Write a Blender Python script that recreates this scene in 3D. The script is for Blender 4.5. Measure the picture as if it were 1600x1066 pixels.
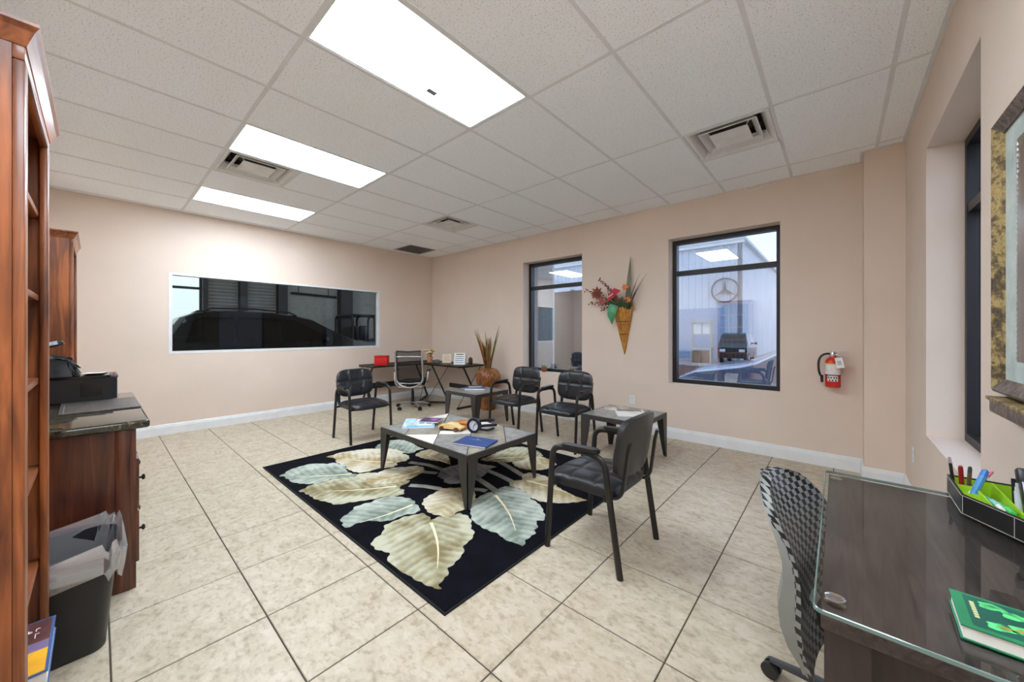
import bpy, bmesh, math, random
from mathutils import Vector, Matrix
PI = math.pi
R = math.radians
random.seed(7)
scene = bpy.context.scene
COL = scene.collection
for o in list(bpy.data.objects):
    bpy.data.objects.remove(o)

# ------------------------------------------------------------------ camera, sky, exposure
CAMZ = 1.325
cam_data = bpy.data.cameras.new('camera')
cam = bpy.data.objects.new('camera', cam_data)
COL.objects.link(cam)
cam.location = (0, 0, CAMZ)
cam.rotation_euler = (PI / 2, 0, 0.72485)
cam_data.sensor_fit = 'HORIZONTAL'
cam_data.sensor_width = 36.0
cam_data.lens = 574.37 / 1600 * 36.0
cam_data.shift_y = -(533 - 520.02) / 1600
cam_data.clip_start = 0.02
cam_data.clip_end = 300
scene.camera = cam

world = bpy.data.worlds.new('overcast_sky')
scene.world = world
world.use_nodes = True
wn = world.node_tree
wn.nodes.clear()
w_out = wn.nodes.new('ShaderNodeOutputWorld')
w_bg = wn.nodes.new('ShaderNodeBackground')
w_tc = wn.nodes.new('ShaderNodeTexCoord')
w_no = wn.nodes.new('ShaderNodeTexNoise')
w_no.inputs['Scale'].default_value = 2.0
w_no.inputs['Detail'].default_value = 4.0
w_cr = wn.nodes.new('ShaderNodeValToRGB')
w_cr.color_ramp.elements[0].position = 0.3
w_cr.color_ramp.elements[0].color = (0.62, 0.74, 0.90, 1)
w_cr.color_ramp.elements[1].position = 0.7
w_cr.color_ramp.elements[1].color = (0.86, 0.91, 0.97, 1)
wn.links.new(w_tc.outputs['Generated'], w_no.inputs['Vector'])
wn.links.new(w_no.outputs['Fac'], w_cr.inputs['Fac'])
wn.links.new(w_cr.outputs['Color'], w_bg.inputs['Color'])
wn.links.new(w_bg.outputs['Background'], w_out.inputs['Surface'])
w_bg.inputs['Strength'].default_value = 1.8
PANEL_STRENGTH = 12.0        # emission of the ceiling light diffusers
vs = scene.view_settings
vs.view_transform = 'Standard'
vs.look = 'None'
vs.exposure = 1.17
vs.gamma = 1.0
vs.use_curve_mapping = False
scene.cycles.max_bounces = 16
scene.cycles.diffuse_bounces = 10
scene.cycles.transparent_max_bounces = 16

# ------------------------------------------------------------------ materials
def lin(c):
    return tuple(((v / 255) / 12.92 if v / 255 <= 0.04045 else ((v / 255 + 0.055) / 1.055) ** 2.4) for v in c)

MATS = {}
def nd(nt, t, **kw):
    n = nt.nodes.new(t)
    for k, v in kw.items():
        setattr(n, k, v)
    return n

def base_mat(name):
    m = bpy.data.materials.new(name)
    m.use_nodes = True
    nt = m.node_tree
    return m, nt, nt.nodes['Principled BSDF']

def ramp(nt, stops):
    r = nd(nt, 'ShaderNodeValToRGB')
    e = r.color_ramp.elements
    while len(e) < len(stops):
        e.new(0.5)
    for el, (p, c) in zip(e, stops):
        el.position = p
        el.color = (*lin(c), 1)
    return r

def mat(name, col, rough=0.5, metal=0.0, var=0.06, scale=8.0, bump=0.0, bscale=60.0, coat=0.0, spec=0.5, emit=0.0, coords='Object'):
    """plain procedural material: noise-varied colour and optional fine bump"""
    if name in MATS:
        return MATS[name]
    m, nt, b = base_mat(name)
    tc = nd(nt, 'ShaderNodeTexCoord')
    no = nd(nt, 'ShaderNodeTexNoise')
    no.inputs['Scale'].default_value = scale
    no.inputs['Detail'].default_value = 4
    nt.links.new(tc.outputs[coords], no.inputs['Vector'])
    lo = tuple(max(0, v * (1 - var)) for v in col)
    hi = tuple(min(255, v * (1 + var)) for v in col)
    rp = ramp(nt, [(0.3, lo), (0.7, hi)])
    nt.links.new(no.outputs['Fac'], rp.inputs['Fac'])
    nt.links.new(rp.outputs['Color'], b.inputs['Base Color'])
    b.inputs['Roughness'].default_value = rough
    b.inputs['Metallic'].default_value = metal
    b.inputs['Specular IOR Level'].default_value = spec
    b.inputs['Coat Weight'].default_value = coat
    if bump:
        n2 = nd(nt, 'ShaderNodeTexNoise')
        n2.inputs['Scale'].default_value = bscale
        n2.inputs['Detail'].default_value = 3
        nt.links.new(tc.outputs[coords], n2.inputs['Vector'])
        bp = nd(nt, 'ShaderNodeBump')
        bp.inputs['Strength'].default_value = bump
        bp.inputs['Distance'].default_value = 0.01
        nt.links.new(n2.outputs['Fac'], bp.inputs['Height'])
        nt.links.new(bp.outputs['Normal'], b.inputs['Normal'])
    if emit:
        nt.links.new(rp.outputs['Color'], b.inputs['Emission Color'])
        b.inputs['Emission Strength'].default_value = emit
    MATS[name] = m
    return m

def wood(name, dark, light, axis='Z', rough=0.35, scale=1.0, coat=0.15):
    if name in MATS:
        return MATS[name]
    m, nt, b = base_mat(name)
    tc = nd(nt, 'ShaderNodeTexCoord')
    mp = nd(nt, 'ShaderNodeMapping')
    s = {'X': (1.2, 14, 14), 'Y': (14, 1.2, 14), 'Z': (14, 14, 1.2)}[axis]
    mp.inputs['Scale'].default_value = tuple(v * scale for v in s)
    no = nd(nt, 'ShaderNodeTexNoise')
    no.inputs['Scale'].default_value = 1.6
    no.inputs['Detail'].default_value = 7
    no.inputs['Distortion'].default_value = 1.2
    nt.links.new(tc.outputs['Object'], mp.inputs['Vector'])
    nt.links.new(mp.outputs['Vector'], no.inputs['Vector'])
    big = nd(nt, 'ShaderNodeTexNoise')
    big.inputs['Scale'].default_value = 3.5
    nt.links.new(tc.outputs['Object'], big.inputs['Vector'])
    ad = nd(nt, 'ShaderNodeMath', operation='MULTIPLY_ADD')
    nt.links.new(big.outputs['Fac'], ad.inputs[0])
    ad.inputs[1].default_value = 0.45
    nt.links.new(no.outputs['Fac'], ad.inputs[2])
    mid = tuple((a + c) / 2 for a, c in zip(dark, light))
    rp = ramp(nt, [(0.5, dark), (0.72, mid), (0.95, light)])
    nt.links.new(ad.outputs[0], rp.inputs['Fac'])
    nt.links.new(rp.outputs['Color'], b.inputs['Base Color'])
    b.inputs['Roughness'].default_value = rough
    b.inputs['Coat Weight'].default_value = coat
    b.inputs['Coat Roughness'].default_value = 0.15
    bp = nd(nt, 'ShaderNodeBump')
    bp.inputs['Strength'].default_value = 0.08
    bp.inputs['Distance'].default_value = 0.004
    nt.links.new(no.outputs['Fac'], bp.inputs['Height'])
    nt.links.new(bp.outputs['Normal'], b.inputs['Normal'])
    MATS[name] = m
    return m

def tile_mat():
    """beige travertine-look porcelain, shifted for every tile"""
    m, nt, b = base_mat('travertine_tile')
    tc = nd(nt, 'ShaderNodeTexCoord')
    oi = nd(nt, 'ShaderNodeObjectInfo')
    mul = nd(nt, 'ShaderNodeMath', operation='MULTIPLY')
    mul.inputs[1].default_value = 37.0
    nt.links.new(oi.outputs['Random'], mul.inputs[0])
    mp = nd(nt, 'ShaderNodeMapping')
    mp.inputs['Scale'].default_value = (1.0, 1.5, 1.0)
    nt.links.new(tc.outputs['Object'], mp.inputs['Vector'])
    n1 = nd(nt, 'ShaderNodeTexNoise', noise_dimensions='4D')
    n1.inputs['Scale'].default_value = 9.0
    n1.inputs['Detail'].default_value = 9
    n1.inputs['Roughness'].default_value = 0.68
    n1.inputs['Distortion'].default_value = 0.6
    n2 = nd(nt, 'ShaderNodeTexNoise', noise_dimensions='4D')
    n2.inputs['Scale'].default_value = 30.0
    n2.inputs['Detail'].default_value = 6
    for n in (n1, n2):
        nt.links.new(mp.outputs['Vector'], n.inputs['Vector'])
        nt.links.new(mul.outputs[0], n.inputs['W'])
    rp = ramp(nt, [(0.28, (156, 142, 120)), (0.42, (180, 167, 144)), (0.54, (192, 180, 158)), (0.70, (203, 193, 174))])
    nt.links.new(n1.outputs['Fac'], rp.inputs['Fac'])
    r2 = ramp(nt, [(0.34, (186, 172, 152)), (0.5, (255, 255, 255))])
    nt.links.new(n2.outputs['Fac'], r2.inputs['Fac'])
    mx = nd(nt, 'ShaderNodeMix', data_type='RGBA', blend_type='MULTIPLY')
    mx.inputs['Factor'].default_value = 0.45
    nt.links.new(rp.outputs['Color'], mx.inputs['A'])
    nt.links.new(r2.outputs['Color'], mx.inputs['B'])
    nt.links.new(mx.outputs['Result'], b.inputs['Base Color'])
    b.inputs['Roughness'].default_value = 0.42
    b.inputs['Specular IOR Level'].default_value = 0.4
    bp = nd(nt, 'ShaderNodeBump')
    bp.inputs['Strength'].default_value = 0.06
    bp.inputs['Distance'].default_value = 0.004
    nt.links.new(n2.outputs['Fac'], bp.inputs['Height'])
    nt.links.new(bp.outputs['Normal'], b.inputs['Normal'])
    MATS['travertine_tile'] = m
    return m

def ceiling_mat():
    """mineral fibre panel with small pin holes"""
    m, nt, b = base_mat('mineral_fibre')
    tc = nd(nt, 'ShaderNodeTexCoord')
    vo = nd(nt, 'ShaderNodeTexNoise')
    vo.inputs['Scale'].default_value = 110.0
    vo.inputs['Detail'].default_value = 2.0
    nt.links.new(tc.outputs['Object'], vo.inputs['Vector'])
    rp = ramp(nt, [(0.31, (200, 202, 204)), (0.41, (247, 251, 255))])
    nt.links.new(vo.outputs['Fac'], rp.inputs['Fac'])
    nt.links.new(rp.outputs['Color'], b.inputs['Base Color'])
    b.inputs['Roughness'].default_value = 0.95
    bp = nd(nt, 'ShaderNodeBump')
    bp.inputs['Strength'].default_value = 0.25
    bp.inputs['Distance'].default_value = 0.003
    nt.links.new(vo.outputs['Fac'], bp.inputs['Height'])
    nt.links.new(bp.outputs['Normal'], b.inputs['Normal'])
    MATS['mineral_fibre'] = m
    return m

def glass_mat(name, tint, refl=0.1, refl_col=(1, 1, 1), rough=0.0):
    """thin window pane: tinted see-through plus a mirror share"""
    m = bpy.data.materials.new(name)
    m.use_nodes = True
    nt = m.node_tree
    nt.nodes.clear()
    out = nd(nt, 'ShaderNodeOutputMaterial')
    tr = nd(nt, 'ShaderNodeBsdfTransparent')
    tr.inputs['Color'].default_value = (*tint, 1)
    gl = nd(nt, 'ShaderNodeBsdfGlossy')
    gl.inputs['Color'].default_value = (*refl_col, 1)
    gl.inputs['Roughness'].default_value = rough
    mx = nd(nt, 'ShaderNodeMixShader')
    mx.inputs['Fac'].default_value = refl
    nt.links.new(tr.outputs[0], mx.inputs[1])
    nt.links.new(gl.outputs[0], mx.inputs[2])
    nt.links.new(mx.outputs[0], out.inputs['Surface'])
    MATS[name] = m
    return m

def leaf_mat(name, edge, mid, vein):
    """rug leaf pile: colour runs from the midrib outward, with side veins (leaf UVs: x along, y across)"""
    m, nt, b = base_mat(name)
    uv = nd(nt, 'ShaderNodeUVMap')
    sp = nd(nt, 'ShaderNodeSeparateXYZ')
    nt.links.new(uv.outputs['UV'], sp.inputs[0])
    ab = nd(nt, 'ShaderNodeMath', operation='ABSOLUTE')
    nt.links.new(sp.outputs['Y'], ab.inputs[0])
    tc = nd(nt, 'ShaderNodeTexCoord')
    no = nd(nt, 'ShaderNodeTexNoise')
    no.inputs['Scale'].default_value = 7.0
    no.inputs['Detail'].default_value = 6
    nt.links.new(tc.outputs['Object'], no.inputs['Vector'])
    # chevron veins: sin((x - 0.8|y|) * k)
    ma = nd(nt, 'ShaderNodeMath', operation='MULTIPLY_ADD')
    nt.links.new(ab.outputs[0], ma.inputs[0])
    ma.inputs[1].default_value = -0.75
    nt.links.new(sp.outputs['X'], ma.inputs[2])
    m2 = nd(nt, 'ShaderNodeMath', operation='MULTIPLY_ADD')
    nt.links.new(no.outputs['Fac'], m2.inputs[0])
    m2.inputs[1].default_value = 0.10
    nt.links.new(ma.outputs[0], m2.inputs[2])
    m3 = nd(nt, 'ShaderNodeMath', operation='MULTIPLY')
    nt.links.new(m2.outputs[0], m3.inputs[0])
    m3.inputs[1].default_value = 85.0
    sn = nd(nt, 'ShaderNodeMath', operation='SINE')
    nt.links.new(m3.outputs[0], sn.inputs[0])
    # colour factor
    f = nd(nt, 'ShaderNodeMath', operation='MULTIPLY_ADD')
    nt.links.new(sn.outputs[0], f.inputs[0])
    f.inputs[1].default_value = 0.06
    nt.links.new(no.outputs['Fac'], f.inputs[2])
    f2 = nd(nt, 'ShaderNodeMath', operation='MULTIPLY_ADD')
    nt.links.new(ab.outputs[0], f2.inputs[0])
    f2.inputs[1].default_value = 1.15
    nt.links.new(f.outputs[0], f2.inputs[2])
    rp = ramp(nt, [(0.42, mid), (0.60, tuple((a + c) / 2 for a, c in zip(mid, edge))), (0.82, edge)])
    nt.links.new(f2.outputs[0], rp.inputs['Fac'])
    nt.links.new(rp.outputs['Color'], b.inputs['Base Color'])
    b.inputs['Roughness'].default_value = 0.95
    b.inputs['Specular IOR Level'].default_value = 0.1
    bp = nd(nt, 'ShaderNodeBump')
    bp.inputs['Strength'].default_value = 0.3
    bp.inputs['Distance'].default_value = 0.004
    nt.links.new(sn.outputs[0], bp.inputs['Height'])
    nt.links.new(bp.outputs['Normal'], b.inputs['Normal'])
    MATS[name] = m
    return m

def checker_mat(name, c1, c2, scale):
    m, nt, b = base_mat(name)
    uv = nd(nt, 'ShaderNodeUVMap')
    ck = nd(nt, 'ShaderNodeTexChecker')
    ck.inputs['Scale'].default_value = scale
    ck.inputs['Color1'].default_value = (*lin(c1), 1)
    ck.inputs['Color2'].default_value = (*lin(c2), 1)
    nt.links.new(uv.outputs['UV'], ck.inputs['Vector'])
    nt.links.new(ck.outputs['Color'], b.inputs['Base Color'])
    b.inputs['Roughness'].default_value = 0.45
    bp = nd(nt, 'ShaderNodeBump')
    bp.inputs['Strength'].default_value = 0.4
    bp.inputs['Distance'].default_value = 0.003
    nt.links.new(ck.outputs['Fac'], bp.inputs['Height'])
    nt.links.new(bp.outputs['Normal'], b.inputs['Normal'])
    MATS[name] = m
    return m

def speckle_mat(name, stops, scale, rough, detail=8, coat=0.0, bump=0.0):
    m, nt, b = base_mat(name)
    tc = nd(nt, 'ShaderNodeTexCoord')
    no = nd(nt, 'ShaderNodeTexNoise')
    no.inputs['Scale'].default_value = scale
    no.inputs['Detail'].default_value = detail
    no.inputs['Roughness'].default_value = 0.7
    nt.links.new(tc.outputs['Object'], no.inputs['Vector'])
    rp = ramp(nt, stops)
    nt.links.new(no.outputs['Fac'], rp.inputs['Fac'])
    nt.links.new(rp.outputs['Color'], b.inputs['Base Color'])
    b.inputs['Roughness'].default_value = rough
    b.inputs['Coat Weight'].default_value = coat
    b.inputs['Coat Roughness'].default_value = 0.03
    if bump:
        bp = nd(nt, 'ShaderNodeBump')
        bp.inputs['Strength'].default_value = bump
        bp.inputs['Distance'].default_value = 0.01
        nt.links.new(no.outputs['Fac'], bp.inputs['Height'])
        nt.links.new(bp.outputs['Normal'], b.inputs['Normal'])
    MATS[name] = m
    return m

def emit_mat(name, col, strength):
    m = bpy.data.materials.new(name)
    m.use_nodes = True
    nt = m.node_tree
    nt.nodes.clear()
    out = nd(nt, 'ShaderNodeOutputMaterial')
    e = nd(nt, 'ShaderNodeEmission')
    e.inputs['Color'].default_value = (*lin(col), 1)
    e.inputs['Strength'].default_value = strength
    nt.links.new(e.outputs[0], out.inputs['Surface'])
    MATS[name] = m
    return m

M_TILE = tile_mat()
M_CEIL = ceiling_mat()
M_WALL = mat('beige_wall_paint', (222, 205, 190), 0.85, var=0.015, scale=1.5, bump=0.12, bscale=140, spec=0.25)
M_GROUT = mat('dark_grout', (70, 62, 54), 0.9)
M_WHITE = mat('white_trim_paint', (226, 228, 228), 0.45, var=0.02)
M_TBAR = mat('grid_bar_paint', (222, 224, 226), 0.6, var=0.02)
M_VENT = mat('vent_white_enamel', (228, 227, 224), 0.45, var=0.03)
M_DUCT = mat('dark_duct', (60, 58, 56), 0.8, var=0.2, scale=20)
M_PANEL = emit_mat('light_diffuser', (228, 241, 255), PANEL_STRENGTH)
M_BLACKFRAME = mat('black_window_frame', (24, 22, 24), 0.45, var=0.1)
M_GLASS = glass_mat('exterior_window_glass', (0.40, 0.46, 0.56), 0.34, (0.95, 0.97, 1.0))
M_TINT = glass_mat('dark_tinted_glass', (0.36, 0.37, 0.35), 0.012)
M_BOOKCASE = wood('walnut_bookcase', (84, 40, 16), (176, 102, 54), 'Z', 0.35)
M_SHELF = wood('walnut_shelf', (100, 50, 22), (176, 104, 56), 'X', 0.35)
M_CABINET = wood('cherry_cabinet', (52, 22, 12), (112, 58, 32), 'Z', 0.3, coat=0.3)
M_GRANITE = speckle_mat('dark_granite', [(0.36, (20, 22, 18)), (0.47, (62, 58, 44)), (0.55, (32, 34, 28)), (0.64, (124, 112, 84)), (0.72, (46, 46, 40))], 42, 0.08, coat=0.4)
M_BLKPLASTIC = mat('black_plastic', (24, 24, 25), 0.4, var=0.12)
M_BLKGLOSS = mat('glossy_black_plastic', (16, 16, 17), 0.15, var=0.1)
M_LEATHER = mat('black_vinyl', (33, 34, 37), 0.30, var=0.12, scale=30, bump=0.12, bscale=220)
M_BLKMETAL = mat('black_powder_coat', (38, 35, 32), 0.4, metal=0.2, var=0.08)
M_TABLEMETAL = mat('charcoal_table_metal', (62, 58, 54), 0.45, metal=0.2, var=0.06)
M_CHROME = mat('chrome', (215, 215, 218), 0.14, metal=1.0, var=0.02)
M_SILVER = mat('brushed_silver', (196, 196, 198), 0.3, metal=0.85, var=0.04)
M_SLATE = speckle_mat('grey_slate_tile', [(0.35, (104, 107, 107)), (0.52, (136, 138, 135)), (0.68, (160, 160, 154))], 14, 0.3, coat=0.2)
M_MARBLE = mat('white_marble_tile', (236, 230, 220), 0.25, var=0.04, coat=0.2)
M_TAUPESLATE = speckle_mat('taupe_slate_tile', [(0.35, (120, 115, 103)), (0.52, (146, 141, 127)), (0.68, (168, 161, 147))], 12, 0.3, coat=0.2)
M_RUG = mat('black_rug_pile', (13, 13, 19), 0.98, var=0.45, scale=5, bump=0.7, bscale=180, spec=0.1)
M_RUGEDGE = mat('rug_binding', (9, 9, 12), 0.95, var=0.2)
LEAFM = {
    'teal': leaf_mat('rug_leaf_teal', (184, 190, 178), (114, 126, 114), (235, 235, 225)),
    'tan': leaf_mat('rug_leaf_tan', (188, 186, 162), (126, 115, 82), (235, 225, 190)),
    'cream': leaf_mat('rug_leaf_cream', (206, 200, 180), (160, 142, 104), (240, 230, 205)),
    'grey': leaf_mat('rug_leaf_grey', (160, 160, 160), (112, 112, 116), (190, 190, 190)),
}
M_VEIN = mat('rug_vein', (226, 212, 176), 0.95, var=0.05)
M_STEM = mat('rug_stem', (140, 138, 128), 0.95, var=0.12)
M_ESPRESSO = wood('espresso_desk_top', (40, 32, 31), (84, 71, 69), 'Y', 0.4, scale=2.2, coat=0.0)
M_ESPRESSO_V = wood('espresso_desk_panel', (42, 34, 32), (62, 53, 50), 'Z', 0.4, scale=1.6, coat=0.0)
M_CLEAR = glass_mat('clear_desk_glass', (0.86, 0.90, 0.88), 0.12)
M_SMOKE = glass_mat('smoked_desk_glass', (0.50, 0.50, 0.48), 0.12)
M_GLASSEDGE = mat('glass_edge_green', (104, 128, 124), 0.1, var=0.05, coat=0.5)
M_PAPER = mat('white_paper', (238, 238, 234), 0.8, var=0.02)
M_MESHFAB = glass_mat('black_mesh_fabric', (0.40, 0.39, 0.38), 0.05, (0.5, 0.5, 0.5), 0.5)

# ------------------------------------------------------------------ mesh helpers
def box(bm, x0, x1, y0, y1, z0, z1, bev=0.0, seg=2, mtx=None):
    vs_ = [bm.verts.new((x, y, z)) for z in (z0, z1) for y in (y0, y1) for x in (x0, x1)]
    fs = [(0, 2, 3, 1), (4, 5, 7, 6), (0, 1, 5, 4), (2, 6, 7, 3), (0, 4, 6, 2), (1, 3, 7, 5)]
    faces = [bm.faces.new([vs_[i] for i in f]) for f in fs]
    if mtx is not None:
        bmesh.ops.transform(bm, matrix=mtx, verts=vs_)
    if bev:
        edges = list({e for f in faces for e in f.edges})
        bmesh.ops.bevel(bm, geom=edges, offset=bev, segments=seg, profile=0.5, affect='EDGES')
    return bm

def tube(bm, pts, r, n=8, sx=1.0, sy=1.0, up=None, cap=True, closed=False):
    pts = [Vector(p) for p in pts]
    k = len(pts)
    rr = r if isinstance(r, (list, tuple)) else [r] * k
    rings = []
    prev = None
    for i, p in enumerate(pts):
        if closed:
            t = pts[(i + 1) % k] - pts[i - 1]
        else:
            t = pts[min(i + 1, k - 1)] - pts[max(i - 1, 0)]
        t.normalize()
        if prev is None:
            a = Vector(up) if up else (Vector((0, 0, 1)) if abs(t.z) < 0.9 else Vector((1, 0, 0)))
        else:
            a = prev
        s = t.cross(a)
        if s.length < 1e-6:
            s = t.cross(Vector((0.3, 0.9, 0.1)))
        s.normalize()
        a = s.cross(t).normalized()
        prev = a
        rings.append([bm.verts.new(p + (s * math.cos(2 * PI * j / n) * sx + a * math.sin(2 * PI * j / n) * sy) * rr[i]) for j in range(n)])
    m = k if closed else k - 1
    for i in range(m):
        A, B = rings[i], rings[(i + 1) % k]
        for j in range(n):
            bm.faces.new((A[j], A[(j + 1) % n], B[(j + 1) % n], B[j]))
    if cap and not closed:
        bm.faces.new(rings[0][::-1])
        bm.faces.new(rings[-1])
    return bm

def lathe(bm, prof, n=24, mod=None, c=(0, 0), cap=True):
    rings = []
    for (r, z) in prof:
        ring = []
        for j in range(n):
            a = 2 * PI * j / n
            q = r * (1 + (mod(a, z) if mod else 0))
            ring.append(bm.verts.new((c[0] + q * math.cos(a), c[1] + q * math.sin(a), z)))
        rings.append(ring)
    for A, B in zip(rings, rings[1:]):
        for j in range(n):
            bm.faces.new((A[j], A[(j + 1) % n], B[(j + 1) % n], B[j]))
    if cap:
        bm.faces.new(rings[0][::-1])
        bm.faces.new(rings[-1])
    return bm

def loft(bm, rings, cap=True, closed=True):
    rs = [[bm.verts.new(p) for p in r] for r in rings]
    n = len(rs[0])
    for A, B in zip(rs, rs[1:]):
        for j in range(n if closed else n - 1):
            bm.faces.new((A[j], A[(j + 1) % n], B[(j + 1) % n], B[j]))
    if cap and closed:
        bm.faces.new(rs[0][::-1])
        bm.faces.new(rs[-1])
    return bm

def prism(bm, poly, z0, z1, mtx=None):
    """extrude a 2D outline from z0 to z1; mtx maps the result"""
    lo = [bm.verts.new((x, y, z0)) for x, y in poly]
    hi = [bm.verts.new((x, y, z1)) for x, y in poly]
    n = len(poly)
    bm.faces.new(lo[::-1])
    bm.faces.new(hi)
    for i in range(n):
        bm.faces.new((lo[i], lo[(i + 1) % n], hi[(i + 1) % n], hi[i]))
    if mtx is not None:
        bmesh.ops.transform(bm, matrix=mtx, verts=lo + hi)
    return bm

XZ = Matrix(((1, 0, 0, 0), (0, 0, -1, 0), (0, 1, 0, 0), (0, 0, 0, 1)))      # (x, y, z) -> (x, -z, y): outline in the x-z plane
YZ = Matrix(((0, 0, 1, 0), (1, 0, 0, 0), (0, 1, 0, 0), (0, 0, 0, 1)))       # (x, y, z) -> (z, x, y): outline in the y-z plane

def rrect(x0, x1, y0, y1, r, n=5):
    out = []
    for cx, cy, a0 in ((x1 - r, y1 - r, 0), (x0 + r, y1 - r, 90), (x0 + r, y0 + r, 180), (x1 - r, y0 + r, 270)):
        for i in range(n + 1):
            a = R(a0 + 90 * i / n)
            out.append((cx + r * math.cos(a), cy + r * math.sin(a)))
    return out

def sphere(bm, c, r, u=10, v=7, s=(1, 1, 1)):
    m = Matrix.Translation(c) @ Matrix.Diagonal((r * s[0], r * s[1], r * s[2], 1))
    bmesh.ops.create_uvsphere(bm, u_segments=u, v_segments=v, radius=1.0, matrix=m)
    return bm

def cushion(bm, w, d, t, cuts_u, cuts_v, nu=24, nv=24, corner=0.25, depth=0.35, bend=0.0, mtx=None):
    """padded panel: rounded outline, domed front at +z with sewn seams at cuts (in -1..1)"""
    new = []
    pw = 6.5 - 5.5 * corner
    def seam(v, cuts):
        dmin = min([abs(v - c) for c in cuts] + [9])
        return math.exp(-(dmin / 0.05) ** 2)
    def P(u, v):
        m = max(abs(u), abs(v))
        if m < 1e-6:
            return (0.0, 0.0)
        k = 1.0 / ((abs(u / m) ** pw + abs(v / m) ** pw) ** (1 / pw))
        return (w / 2 * u * k, d / 2 * v * k)
    grid = []
    for i in range(nu + 1):
        row = []
        for j in range(nv + 1):
            u, v = -1 + 2 * i / nu, -1 + 2 * j / nv
            x, y = P(u, v)
            e = max(0.0, (1 - abs(u) ** 5) * (1 - abs(v) ** 5)) ** 0.5
            z = t * (0.45 + 0.55 * e)
            z -= t * depth * max(seam(u, cuts_u), seam(v, cuts_v)) * (e > 0.05)
            vv = bm.verts.new((x, y, z + bend * u * u))
            row.append(vv)
            new.append(vv)
        grid.append(row)
    for i in range(nu):
        for j in range(nv):
            bm.faces.new((grid[i][j], grid[i + 1][j], grid[i + 1][j + 1], grid[i][j + 1]))
    ring = [grid[i][0] for i in range(nu)] + [grid[nu][j] for j in range(nv)] + [grid[i][nv] for i in range(nu, 0, -1)] + [grid[0][j] for j in range(nv, 0, -1)]
    low = []
    for v in ring:
        b_ = bm.verts.new((v.co.x * 0.985, v.co.y * 0.985, bend * (2 * v.co.x / w) ** 2))
        low.append(b_)
        new.append(b_)
    n = len(ring)
    for i in range(n):
        bm.faces.new((ring[i], low[i], low[(i + 1) % n], ring[(i + 1) % n]))
    if bend:
        cen = bm.verts.new((0, 0, 0))
        new.append(cen)
        for i in range(n):
            bm.faces.new((low[i], cen, low[(i + 1) % n]))
    else:
        bm.faces.new(low)
    if mtx is not None:
        bmesh.ops.transform(bm, matrix=mtx, verts=new)
    return bm

def clip(poly, a, b, c):
    """keep the part of a polygon with a*x + b*y <= c"""
    out = []
    for i in range(len(poly)):
        p, q = poly[i], poly[(i + 1) % len(poly)]
        dp, dq = a * p[0] + b * p[1] - c, a * q[0] + b * q[1] - c
        if dp <= 0:
            out.append(p)
        if (dp < 0 < dq) or (dq < 0 < dp):
            t = dp / (dp - dq)
            out.append((p[0] + t * (q[0] - p[0]), p[1] + t * (q[1] - p[1])))
    return out

def obj(name, bm, material, parent=None, smooth=True, loc=None, rot=None, angle=38):
    bmesh.ops.recalc_face_normals(bm, faces=bm.faces[:])
    me = bpy.data.meshes.new(name)
    bm.to_mesh(me)
    bm.free()
    me.materials.append(material)
    if smooth:
        for p in me.polygons:
            p.use_smooth = True
        me.set_sharp_from_angle(angle=R(angle))
    o = bpy.data.objects.new(name, me)
    COL.objects.link(o)
    if parent:
        o.parent = parent
    if loc:
        o.location = loc
    if rot:
        o.rotation_euler = rot
    return o

def NB():
    return bmesh.new()

def tag(o, label, cat, group=None):
    o['label'] = label
    o['category'] = cat
    if group:
        o['group'] = group
    return o

def thing(name, label, cat, loc=(0, 0, 0), rz=0.0, group=None):
    o = bpy.data.objects.new(name, None)
    o.empty_display_size = 0.1
    COL.objects.link(o)
    o.location = loc
    o.rotation_euler = (0, 0, rz)
    return tag(o, label, cat, group)

def struct(name, bm, material, smooth=False):
    o = obj(name, bm, material, smooth=smooth)
    o['kind'] = 'structure'
    return o

def part(name, material, parent, *boxes, bev=0.0, smooth=True):
    bm = NB()
    for b in boxes:
        box(bm, *b, bev=bev)
    return obj(name, bm, material, parent, smooth)

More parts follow.
